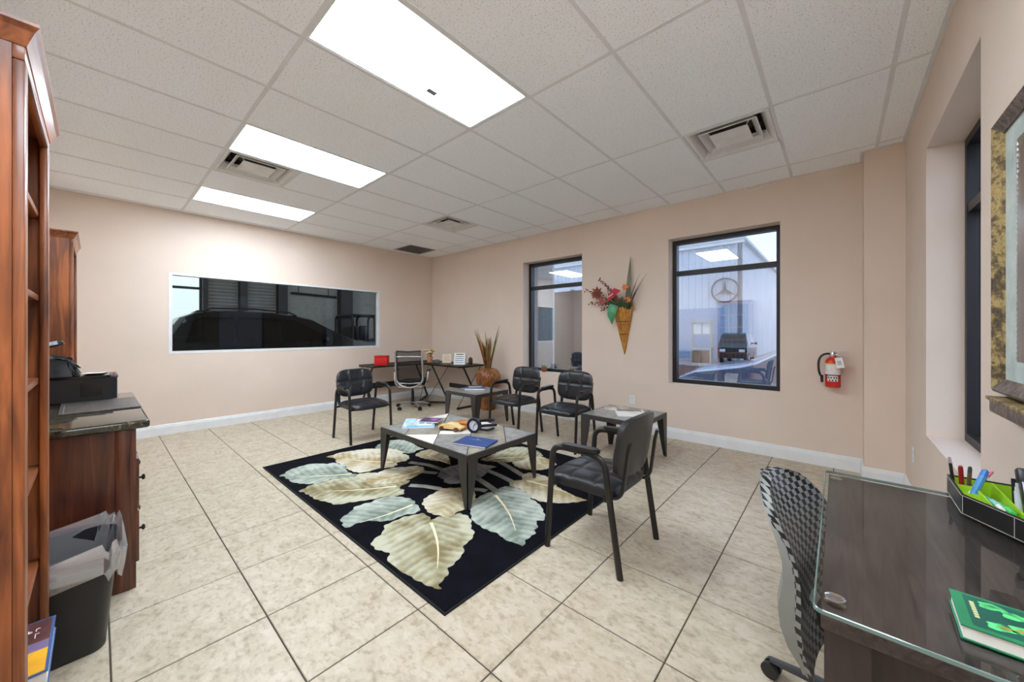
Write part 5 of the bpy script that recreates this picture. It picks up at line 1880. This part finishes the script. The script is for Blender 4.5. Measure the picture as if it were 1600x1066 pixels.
# profile of the front surface: (x, z); chair faces +x
FP = [(-.130, .22), (-.150, .30), (-.157, .38), (-.154, .45), (-.155, .52), (-.164, .58), (-.184, .64), (-.212, .69), (-.242, .735), (-.266, .77), (-.282, .79)]
W_ = [.19, .21, .22, .226, .228, .228, .225, .215, .19, .145, .08]
bm = NB()
uvl = bm.loops.layers.uv.new('UVMap')
NY = 16
def fp(k):
    return FP[k]
front, uvs = [], {}
arc_l = 0
for k, (x, z) in enumerate(FP):
    if k:
        arc_l += math.hypot(x - FP[k - 1][0], z - FP[k - 1][1])
    row = []
    for j in range(NY + 1):
        s = -1 + 2 * j / NY
        y = s * W_[k]
        vtx = bm.verts.new((x + .028 * s * s - .03 * (abs(s) ** 6) * 0, y, z))
        uvs[vtx] = (y / .024, arc_l / .021)
        row.append(vtx)
    front.append(row)
for a, b in zip(front, front[1:]):
    for j in range(NY):
        bm.faces.new((a[j], a[j + 1], b[j + 1], b[j]))
ex = []
# roll the edge backwards to give thickness
ring = front[0][:] + [r[-1] for r in front[1:]] + front[-1][-2::-1] + [r[0] for r in front[-2:0:-1]]
back = []
for q in ring:
    nb = bm.verts.new((q.co.x - .032, q.co.y * .97, q.co.z + .004))
    sd_ = (q in [r[0] for r in front]) * -1.3 + (q in [r[-1] for r in front]) * 1.3
    uvs[nb] = (uvs[q][0] + sd_, uvs[q][1] + (0 if sd_ else 1.5))
    back.append(nb)
n_ = len(ring)
for i in range(n_):
    bm.faces.new((ring[i], ring[(i + 1) % n_], back[(i + 1) % n_], back[i]))
for f in bm.faces:
    for l in f.loops:
        l[uvl].uv = uvs[l.vert]
obj('backrest', bm, M_CHECK, t, angle=70)
# grey rear shell, thick at the lumbar
SH = [(.225, .010), (.30, .045), (.36, .062), (.42, .068), (.47, .060), (.52, .048), (.58, .040), (.64, .036), (.70, .033), (.75, .030), (.78, .028)]
def fx(z):
    for (xa, za), (xb, zb) in zip(FP, FP[1:]):
        if za <= z <= zb:
            return xa + (xb - xa) * (z - za) / (zb - za), za, zb
    return FP[-1][0], 0, 0
def fw_(z):
    for (pa, wa), (pb, wb_) in zip(zip(FP, W_), zip(FP[1:], W_[1:])):
        if pa[1] <= z <= pb[1]:
            return wa + (wb_ - wa) * (z - pa[1]) / (pb[1] - pa[1])
    return W_[-1]
bm = NB()
rings = []
for z, th in SH:
    x = fx(z)[0]
    w = fw_(z) * .985
    rg = []
    for j in range(13):
        s = -1 + 2 * j / 12
        rg.append((x + .028 * s * s - .008, s * w, z))
    for j in range(13):
        s = 1 - 2 * j / 12
        rg.append((x + .028 * s * s - .012 - th * (1 - .25 * s * s), s * w, z))
    rings.append(rg)
loft(bm, rings)
obj('back_shell', bm, M_SHELL, t, angle=50)
bm = NB()
cushion(bm, .40, .44, .08, (), (), 18, 18, .3, 0)
obj('seat', bm, mat('dark_seat_fabric', (30, 31, 34), .8, bump=.2, bscale=300), t, loc=(.085, 0, .40), angle=60)
bm = NB()
bar(bm, [(-.165, 0, .40), (-.13, 0, .36), (-.02, 0, .36)], .022, 1.6, .6)
obj('back_bracket', bm, M_SHELL, t)
bm = NB()
lathe(bm, [(.032, .06), (.032, .13), (.024, .14), (.024, .40)], 16)
obj('gas_lift', bm, M_BLKPLASTIC, t)
star_base(t, 0, 0, .285, mat('dark_grey_nylon', (62, 62, 66), .4), R(178), .095)

# ------------------------------------------------------------------ framed picture on the right wall
PY1, PZ0, PZ1 = 2.045, 1.125, 2.035
PW = .95
t = thing('framed_picture', 'large framed picture with mottled gold and bronze frame', 'picture', (XC, PY1, 0))
M_GOLD = speckle_mat('mottled_gold_frame', [(0.36, (36, 30, 26)), (0.46, (96, 78, 48)), (0.56, (176, 152, 96)), (0.66, (60, 48, 38))], 22, .35, bump=.8)
M_BRONZE = speckle_mat('bronze_frame_edge', [(0.36, (52, 44, 42)), (0.5, (96, 82, 76)), (0.65, (140, 122, 108))], 40, .35, bump=.6)
fw2 = .045
bm = NB()
FPF = [(0, 0), (.030, 0), (.036, .010), (.030, .022), (.022, .030), (.018, fw2), (0, fw2)]   # (out of wall, across)
def rail(a, b, inward):
    """frame rail from a to b (y, z), profile runs towards 'inward' (unit y, z); mitred"""
    A, B, I = Vector(a), Vector(b), Vector(inward)
    d = (B - A).normalized()
    bm = NB()
    rings = []
    for P_, sg in ((A, 1), (B, -1)):
        rings.append([(-o_, P_.x + I.x * c_ + d.x * c_ * sg, P_.y + I.y * c_ + d.y * c_ * sg) for o_, c_ in FPF])
    loft(bm, rings)
    return bm
obj('frame_rail', rail((0, PZ0), (0, PZ1), (-1, 0)), M_GOLD, t)
obj('frame_rail', rail((-PW, PZ1), (0, PZ1), (0, -1)), M_BRONZE, t)
obj('frame_rail', rail((-PW, PZ0), (0, PZ0), (0, 1)), M_BRONZE, t)
obj('frame_rail', rail((-PW, PZ0), (-PW, PZ1), (1, 0)), M_GOLD, t)
obj('mat_board', box(NB(), -.012, -.006, -PW + fw2, -fw2, PZ0 + fw2, PZ1 - fw2), speckle_mat('pale_blue_mat', [(0.3, (156, 172, 168)), (0.5, (186, 198, 192)), (0.7, (206, 212, 204))], 7, .6), t, False)
obj('print', box(NB(), -.0135, -.0121, -PW + .20, -.155, PZ0 + .11, PZ1 - .11), mat('grey_brown_print', (112, 100, 92), .25, var=.12, scale=4), t, False)
bm = NB()
for k in range(40):
    z = PZ0 + .115 + k * (PZ1 - PZ0 - .23) / 40
    box(bm, -.0155, -.0121, -.160, -.152, z, z + .010)
obj('bead_trim', bm, M_SILVER, t, False)
t = thing('wall_ledge', 'dark narrow ledge on the wall under the framed picture', 'ledge', (XC, 1.96, 1.065))
obj('shelf_board', box(NB(), -.055, 0, -.70, 0, 0, .048, bev=.006), M_BRONZE, t)
obj('moulding', box(NB(), -.062, 0, -.718, .005, .040, .052, bev=.003), M_GOLD, t)

# ------------------------------------------------------------------ vehicle builder (garage and parking lot)
def vehicle(name, label, loc, rz, profile, belt, W, k, body_m, glass_m, side_windows, wheels, wheel_r, windshields=(), rails=None, mirrors=None, lights=None):
    """profile: outline (s, z) of the side; above the belt the sides lean in"""
    t = thing(name, label, 'car', loc, rz)
    def hw(z):
        return W / 2 - max(0, z - belt) * k - max(0, .45 - z) * .15
    bm = NB()
    A = [bm.verts.new((s, -hw(z), z)) for s, z in profile]
    inA = [bm.verts.new((s, -hw(z) * .9, z + .0)) for s, z in profile]
    inB = [bm.verts.new((s, hw(z) * .9, z + .0)) for s, z in profile]
    B = [bm.verts.new((s, hw(z), z)) for s, z in profile]
    cs = sum(p[0] for p in profile) / len(profile)
    for v_, (s, z) in list(zip(inA, profile)) + list(zip(inB, profile)):
        v_.co.z += .03 if z > .6 else 0
    n = len(profile)
    bm.faces.new(A)
    bm.faces.new(B[::-1])
    for i in range(n):
        j = (i + 1) % n
        bm.faces.new((A[i], inA[i], inA[j], A[j]))
        bm.faces.new((inA[i], inB[i], inB[j], inA[j]))
        bm.faces.new((inB[i], B[i], B[j], inB[j]))
    obj('body', bm, body_m, t, angle=30)
    for poly in side_windows:
        for sd in (-1, 1):
            bm = NB()
            o1 = [(s, sd * (hw(z) + .004), z) for s, z in poly]
            o2 = [(s, sd * (hw(z) - .03), z) for s, z in poly]
            loft(bm, [o1, o2])
            obj('side_window', bm, glass_m, t, False)
    for (p, q) in windshields:
        bm = NB()
        dx, dz = q[0] - p[0], q[1] - p[1]
        L_ = math.hypot(dx, dz)
        nx, nz = dz / L_, -dx / L_
        if nz < 0: nx, nz = -nx, -nz
        o_ = .036
        c = [(p[0] + nx * o_, -hw(p[1]) * .86, p[1] + nz * o_), (p[0] + nx * o_, hw(p[1]) * .86, p[1] + nz * o_), (q[0] + nx * o_, hw(q[1]) * .84, q[1] + nz * o_), (q[0] + nx * o_, -hw(q[1]) * .84, q[1] + nz * o_)]
        d_ = [(a - nx * .03, b, e - nz * .03) for a, b, e in c]
        loft(bm, [c, d_])
        obj('windshield', bm, glass_m, t, False)
    for s in wheels:
        for sd in (-1, 1):
            bm = NB()
            mt = Matrix.Translation((s, sd * (W / 2 - .12), wheel_r)) @ Matrix.Rotation(PI / 2, 4, 'X')
            lathe(bm, [(wheel_r * .6, -.12), (wheel_r * .95, -.12), (wheel_r, -.09), (wheel_r, .09), (wheel_r * .95, .12), (wheel_r * .6, .12)], 28)
            bmesh.ops.transform(bm, matrix=mt, verts=bm.verts[:])
            w_ = obj('tyre', bm, M_BLKPLASTIC, t)
            bm = NB()
            lathe(bm, [(wheel_r * .12, -.125), (wheel_r * .58, -.122), (wheel_r * .62, .122), (wheel_r * .12, .125)], 20)
            bmesh.ops.transform(bm, matrix=mt, verts=bm.verts[:])
            obj('rim', bm, M_SILVER, w_)
    if rails:
        for sd in (-1, 1):
            bm = NB()
            tube(bm, [(s, sd * (hw(z) - .06), z) for s, z in rails], .018, 6)
            obj('roof_rail', bm, mat('rail_black', (30, 30, 32), .4), t)
    if mirrors:
        for sd in (-1, 1):
            bm = NB()
            s, z = mirrors
            sphere(bm, (s, sd * (W / 2 + .09), z), .10, 10, 7, (.6, 1.0, .75))
            obj('mirror', bm, body_m, t)
    if lights:
        for (s0, z0_, s1, z1_) in lights:
            for sd in (-1, 1):
                bm = NB()
                box(bm, s0, s1, sd * W * .33 - .16, sd * W * .33 + .16, z0_, z1_, bev=.02)
                obj('headlight', bm, mat('lamp_glass', (206, 214, 220), .1, coat=.5), t)
    return t

# ------------------------------------------------------------------ garage seen through the dark viewing window
GX0, GX1, GY0, GY1, GH = -12.6, XA - .17, -3.0, 9.5, 4.6
M_CONC = mat('garage_concrete', (112, 110, 106), .7, var=.12, scale=3)
M_GWALL = mat('garage_white_wall', (170, 172, 170), .7, var=.04)
M_STEEL = mat('garage_steel', (64, 66, 68), .5, metal=.3)
struct('floor_garage', box(NB(), GX0 - .2, GX1, GY0, GY1, -.1, -.005), M_CONC)
struct('ceiling_garage', box(NB(), GX0 - .2, GX1, GY0, GY1, GH, GH + .1), M_GWALL)
DOORS = [(1.95, 2.62, 0, 3.1), (2.80, 3.55, 0, 3.1)]
bm = NB()
for (a, b, c, d) in wall_with_holes(GY0, GY1, 0, GH, [(.95, 1.82, 1.55, 3.2)]):
    box(bm, GX0 - .2, GX0, a, b, c, d)
struct('wall_garage_back', bm, M_GWALL)
struct('wall_garage_left', box(NB(), GX0, GX1, GY0 - .1, GY0, 0, GH), M_GWALL)
struct('wall_garage_right', box(NB(), GX0, GX1, GY1, GY1 + .1, 0, GH), M_GWALL)
# bright daylight window in the garage wall
bm = NB()
for q in ((.93, 1.84, 1.50, 1.56), (.93, 1.84, 3.18, 3.24), (.93, .98, 1.56, 3.18), (1.79, 1.84, 1.56, 3.18), (.98, 1.79, 2.46, 2.52)):
    box(bm, GX0 - .05, GX0 + .05, *q)
wo = struct('window_5', bm, M_STEEL)
for (a, b) in ((1.56, 2.46), (2.52, 3.18)):
    bm = NB()
    vv = [bm.verts.new((GX0, y, z)) for y, z in ((.98, a), (1.79, a), (1.79, b), (.98, b))]
    bm.faces.new(vv)
    obj('pane', bm, glass_mat('frosted_garage_pane', (.78, .84, .80), .05), wo, False)
# roll-up doors made of slats
slat_bm = None
for di, (a, b, c, d) in enumerate(DOORS):
    o_ = struct('door_%d' % (di + 1), box(NB(), GX0 + .001, GX0 + .02, a, b, 0, 3.1), M_GWALL)
    bm = NB()
    prism(bm, [(0, 0), (.012, .01), (.028, .045), (.012, .08), (0, .088)], a + .02, b - .02, Matrix(((1, 0, 0, 0), (0, 0, 1, 0), (0, 1, 0, 0), (0, 0, 0, 1))))
    me = None
    first = obj('slat', bm, mat('door_slat', (150, 152, 150), .5, var=.04), o_, False, loc=(GX0 + .02, 0, .02))
    for k in range(1, 33):
        s_ = first.copy()
        COL.objects.link(s_)
        s_.parent = o_
        s_.location = (GX0 + .02, 0, .02 + k * .092)
for i_, (a, b) in enumerate(((1.83, 1.93), (2.63, 2.80), (3.56, 3.80), (5.36, 5.75))):
    part_ = struct('trim_%d' % (i_ + 1), box(NB(), GX0 + .001, GX0 + (.24 if i_ < 3 else .3), a, b, 0, GH), M_STEEL)
struct('trim_5', box(NB(), GX0 + .001, GX0 + .12, .4, 2.6, 3.11, 3.26), M_STEEL)
t = thing('wall_pipe', 'pipe running along the white garage wall behind the window', 'pipe', (GX0 + .06, 3.95, 2.55))
bm = NB()
tube(bm, [(0, 0, 0), (0, 1.35, -.04)], .035, 8)
obj('pipe', bm, M_STEEL, t)
bm = NB()
for y in (.2, 1.1):
    tube(bm, [(-.06, y, 0), (0, y, 0), (0, y, .5)], .012, 6)
obj('hanger', bm, M_STEEL, t)
t = thing('added_strip_light', 'added out of view strip lamp under the garage ceiling', 'ceiling light', (-9.6, 2.5, GH - .1))  # added lamp above the visible part, brightens the garage
obj('housing', box(NB(), -.12, .12, -1.3, 1.3, .03, .1), M_WHITE, t, False)
obj('tube', box(NB(), -.09, .09, -1.25, 1.25, 0, .03), emit_mat('garage_fill_tube', (255, 252, 246), 12.0), t, False)
M_SUV = mat('dark_grey_car_paint', (44, 44, 46), .22, metal=.3, var=.05, coat=.6)
M_CARGLASS = mat('car_window_black', (16, 17, 18), .06, var=.1, coat=.4)
vehicle('parked_suv', 'dark grey parked vehicle with roof rails behind the interior window', (-9.75, 0, 0), PI / 2,
        [(.62, .40), (5.25, .40), (5.36, .62), (5.30, .92), (5.05, 1.02), (4.15, 1.14), (3.75, 1.32), (3.25, 1.60), (2.9, 1.68), (2.3, 1.735), (1.7, 1.74), (1.25, 1.69), (1.08, 1.60), (.80, 1.12), (.62, .95)],
        1.10, 1.90, .28, M_SUV, M_CARGLASS,
        [[(1.06, 1.14), (1.18, 1.56), (1.32, 1.62), (1.80, 1.63), (1.80, 1.14)], [(1.86, 1.14), (1.86, 1.635), (2.62, 1.62), (2.62, 1.14)], [(2.68, 1.14), (2.68, 1.61), (2.95, 1.57), (3.55, 1.24), (3.66, 1.14)]],
        (1.45, 4.45), .37, [((3.85, 1.27), (3.05, 1.64))], [(1.35, 1.74), (1.45, 1.80), (2.2, 1.815), (2.8, 1.77), (2.95, 1.70)], (3.5, 1.16))
# open-top utility vehicle with roll bars further along
t = thing('open_jeep', 'open vehicle with roll bar hoops at far right of interior window', 'car', (-11.62, 5.9, 0), PI / 2)
bm = NB()
prism(bm, [(-1.0, .45), (1.3, .45), (1.35, 1.05), (.5, 1.12), (.42, 1.05), (-1.0, 1.05)], -.75, .75, XZ)
obj('body', bm, M_SUV, t, False)
M_ROLL = mat('roll_bar', (70, 72, 74), .3, metal=.4)
for s in (-.75, -.05, .35):
    bm = NB()
    tube(bm, [(s, -.62, 1.0), (s, -.6, 1.65)] + arc((s, -.6, 1.7), (s, -.59, 1.86), (s, -.42, 1.87), 5) + arc((s, .42, 1.87), (s, .59, 1.86), (s, .6, 1.7), 5) + [(s, .62, 1.0)], .035, 8)
    obj('roll_bar', bm, M_ROLL, t)
bm = NB()
for y in (-.5, .5):
    tube(bm, [(-.75, y, 1.87), (.35, y, 1.87)], .03, 8)
obj('roof_bar', bm, M_ROLL, t)
for x in (-.55, .9):
    for s in (-1, 1):
        bm = NB()
        lathe(bm, [(.2, -.11), (.36, -.11), (.38, -.08), (.38, .08), (.36, .11), (.2, .11)], 20)
        bmesh.ops.transform(bm, matrix=Matrix.Translation((x, s * .72, .38)) @ Matrix.Rotation(PI / 2, 4, 'X'), verts=bm.verts[:])
        obj('tyre', bm, M_BLKPLASTIC, t)
for y in (-.32, .32):
    obj('seat_back', box(NB(), -.35, -.22, y - .22, y + .22, 1.0, 1.55, bev=.05), M_LEATHER, t)

# ------------------------------------------------------------------ outside: parking lot and metal building
M_ASPH = mat('pale_asphalt', (150, 148, 146), .85, var=.08, scale=.6)
struct('ground_outside', box(NB(), -60, 30, YB + TH + .01, 70, -.25, -.10), M_ASPH)
struct('ground_side', box(NB(), XC + TH + .01, 30, -12, YB + TH + .01, -.25, -.10), M_ASPH)
M_MULCH = speckle_mat('dark_mulch', [(0.35, (46, 30, 26)), (0.5, (84, 58, 48)), (0.66, (124, 96, 80))], 16, .9, bump=1.0)
bm = NB()
g0 = 14
rows = []
for i in range(g0 + 1):
    rows.append([(-5.7 + 2.5 * j / g0, 12.2 + 4.2 * i / g0, -.09 + .16 * math.sin(PI * i / g0) * math.sin(PI * j / g0) + rnd.uniform(0, .05)) for j in range(g0 + 1)])
loft(bm, rows, cap=False, closed=False)
o_ = obj('mulch_bed', bm, M_MULCH)
o_['kind'] = 'stuff'
tag(o_, 'dark brown mulch bed outside the right window', 'mulch')
# corrugated building
BX1, BY0, BH = -3.75, 22.0, 6.2
t = thing('metal_building', 'white corrugated metal building across the parking lot', 'building', (BX1, BY0, -.1))
M_CORR = mat('white_metal_siding', (204, 212, 222), .5, var=.03, scale=.6)
bm = NB()
pts = []
x = 0.0
while x > -36:
    pts += [(x, 0), (x - .10, 0), (x - .13, -.06), (x - .21, -.06), (x - .24, 0)]
    x -= .34
poly = pts + [(x, .2), (0, .2)]
prism(bm, poly, 0, BH)
obj('front_siding', bm, M_CORR, t, False)
bm = NB()
pts = []
y = .2
while y < 28:
    pts += [(0, y), (0, y + .10), (.06, y + .13), (.06, y + .21), (0, y + .24)]
    y += .34
poly = pts + [(-.2, y), (-.2, .2)]
prism(bm, poly, 0, BH)
obj('end_siding', bm, M_CORR, t, False)
obj('roof', prism(NB(), [(-36, BH), (.25, BH), (.25, BH + .15), (-18, BH + 1.6), (-36, BH + 1.6)], -28, .25, XZ), mat('roof_metal', (196, 202, 208), .5), t, False)
obj('gutter', box(NB(), -36, .2, -.22, -.02, BH - .16, BH + .02), M_WHITE, t, False)
bm = NB()
tube(bm, [(.02, -.12, BH - .1), (.02, -.12, .1)], .09, 8)
obj('downpipe', bm, mat('downpipe_grey', (104, 112, 124), .5), t)
obj('roll_door', box(NB(), -3.4, -.75, -.10, -.03, 0, 2.75), mat('blue_grey_door', (148, 168, 196), .5, var=.05), t, False)
bm = NB()
for k in range(11):
    box(bm, -3.38, -.77, -.115, -.10, .06 + k * .245, .27 + k * .245)
obj('door_section', bm, mat('blue_grey_door', (148, 168, 196), .5, var=.05), t, False)
for (xa, xb, za, zb) in ((-8.2, -6.4, 3.6, 5.0), (-20, -18, 1, 2.2)):
    f_ = obj('window', box(NB(), xa, xb, -.10, -.04, za, zb), M_STEEL, t, False)
    obj('pane', box(NB(), xa + .08, xb - .08, -.115, -.10, za + .08, zb - .08), mat('dull_blue_pane', (120, 142, 176), .15), f_, False)
# emblem: ring with three arms
t2 = thing('wall_emblem', 'ring shaped three armed emblem mounted on the metal building', 'emblem', (-4.42, 21.80, 3.55))
M_EMB = mat('emblem_grey', (84, 90, 100), .3, metal=.5)
obj('ring', disc(NB(), .58, .655, -.05, .05, (0, 0, 0), 40), M_EMB, t2)
for k in range(3):
    a = PI / 2 + k * 2 * PI / 3
    d = Vector((math.cos(a), 0, math.sin(a)))
    s = Vector((-math.sin(a), 0, math.cos(a)))
    bm = NB()
    c0 = [d * .60, s * .085, -d * .04, -s * .085]
    loft(bm, [[p + Vector((0, -.05, 0)) * (0 if i == 0 else 1) for i, p in enumerate(c0)], [p + Vector((0, .05, 0)) for p in c0]])
    obj('arm', bm, M_EMB, t2, False)
obj('mount', box(NB(), -.05, .05, .0, .2, -.05, .05), M_EMB, t2, False)
# white rack
t = thing('storage_rack', 'pale storage rack with boards standing by the metal building', 'rack', (-4.84, 19.1, -.1))
M_RACK = mat('rack_grey', (176, 176, 170), .6)
bm = NB()
for x in (-.42, .42):
    for y in (-.2, .2):
        box(bm, x - .03, x + .03, y - .03, y + .03, 0, 2.1)
obj('post', bm, M_RACK, t, False)
for z in (.66, 1.30, 1.92):
    obj('shelf', box(NB(), -.45, .45, -.25, .25, z, z + .06), M_RACK, t, False)
for x in (-.2, .2):
    obj('board', box(NB(), x - .16, x + .16, .0, .05, 1.37, 1.86), M_PAPER, t, False)
obj('crate', box(NB(), -.38, -.02, -.18, .18, 0, .58), mat('crate_tan', (134, 112, 86), .8, var=.2), t, False)
obj('crate', box(NB(), .02, .38, -.18, .18, 0, .58), mat('crate_rust', (120, 90, 74), .8, var=.2), t, False)
# cars outside
M_SILVERBLUE = mat('silver_blue_paint', (118, 136, 168), .25, metal=.5, var=.03, coat=.7)
vehicle('parked_car', 'silver blue car with its hood close outside the right window', (-2.0, 7.15, -.1), R(4),
        [(.0, .30), (4.3, .30), (4.4, .6), (4.3, .95), (3.75, 1.02), (3.2, 1.36), (2.3, 1.42), (1.75, 1.36), (1.05, .96), (.85, .90), (.25, .80), (.02, .70), (-.06, .5)],
        .92, 1.78, .3, M_SILVERBLUE, M_CARGLASS,
        [[(1.30, .97), (1.85, 1.32), (2.5, 1.35), (2.5, .97)], [(2.56, .97), (2.56, 1.35), (3.1, 1.30), (3.55, 1.0)]],
        (.75, 3.5), .32, [((1.10, .97), (1.72, 1.33))], None, (1.35, 1.0), [(-.02, .56, .14, .68)])
truck = vehicle('parked_truck', 'small dark vehicle parked in front of the metal building', (-3.55, 18.9, -.1), R(90),
        [(.0, .35), (3.6, .35), (3.7, .8), (3.6, 1.05), (3.0, 1.12), (2.5, 1.72), (1.1, 1.76), (.55, 1.7), (.15, 1.1), (.0, .9)],
        1.08, 1.6, .22, mat('dark_teal_paint', (44, 58, 62), .25, metal=.3, coat=.5), M_CARGLASS,
        [[(.45, 1.12), (.75, 1.6), (1.4, 1.66), (1.4, 1.12)], [(1.46, 1.12), (1.46, 1.66), (2.35, 1.62), (2.8, 1.14)]],
        (.7, 2.9), .33, [((.22, 1.18), (.52, 1.62))], None, (2.6, 1.15), [(-.03, .70, .05, .85)])

truck.scale = (.72, .72, .80)
# added dark fence beyond the left window, so its panes show reflections
t = thing('added_dark_fence', 'added dark slatted fence backing the left window reflections', 'fence', (-7.3, 11.6, -.1))
M_BACKING = mat('reflection_backing', (44, 46, 54), .6, var=.1)
for x in (-3.0, 0, 3.0):
    obj('post', box(NB(), x - .05, x + .05, -.05, .05, 0, 3.0), M_BACKING, t, False)
first = obj('slat', box(NB(), -3.05, 3.05, -.075, -.05, 0, .152), M_BACKING, t, False, loc=(0, 0, .05))
for k in range(1, 19):
    s_ = first.copy()
    COL.objects.link(s_)
    s_.parent = t
    s_.location = (0, 0, .05 + k * .153)
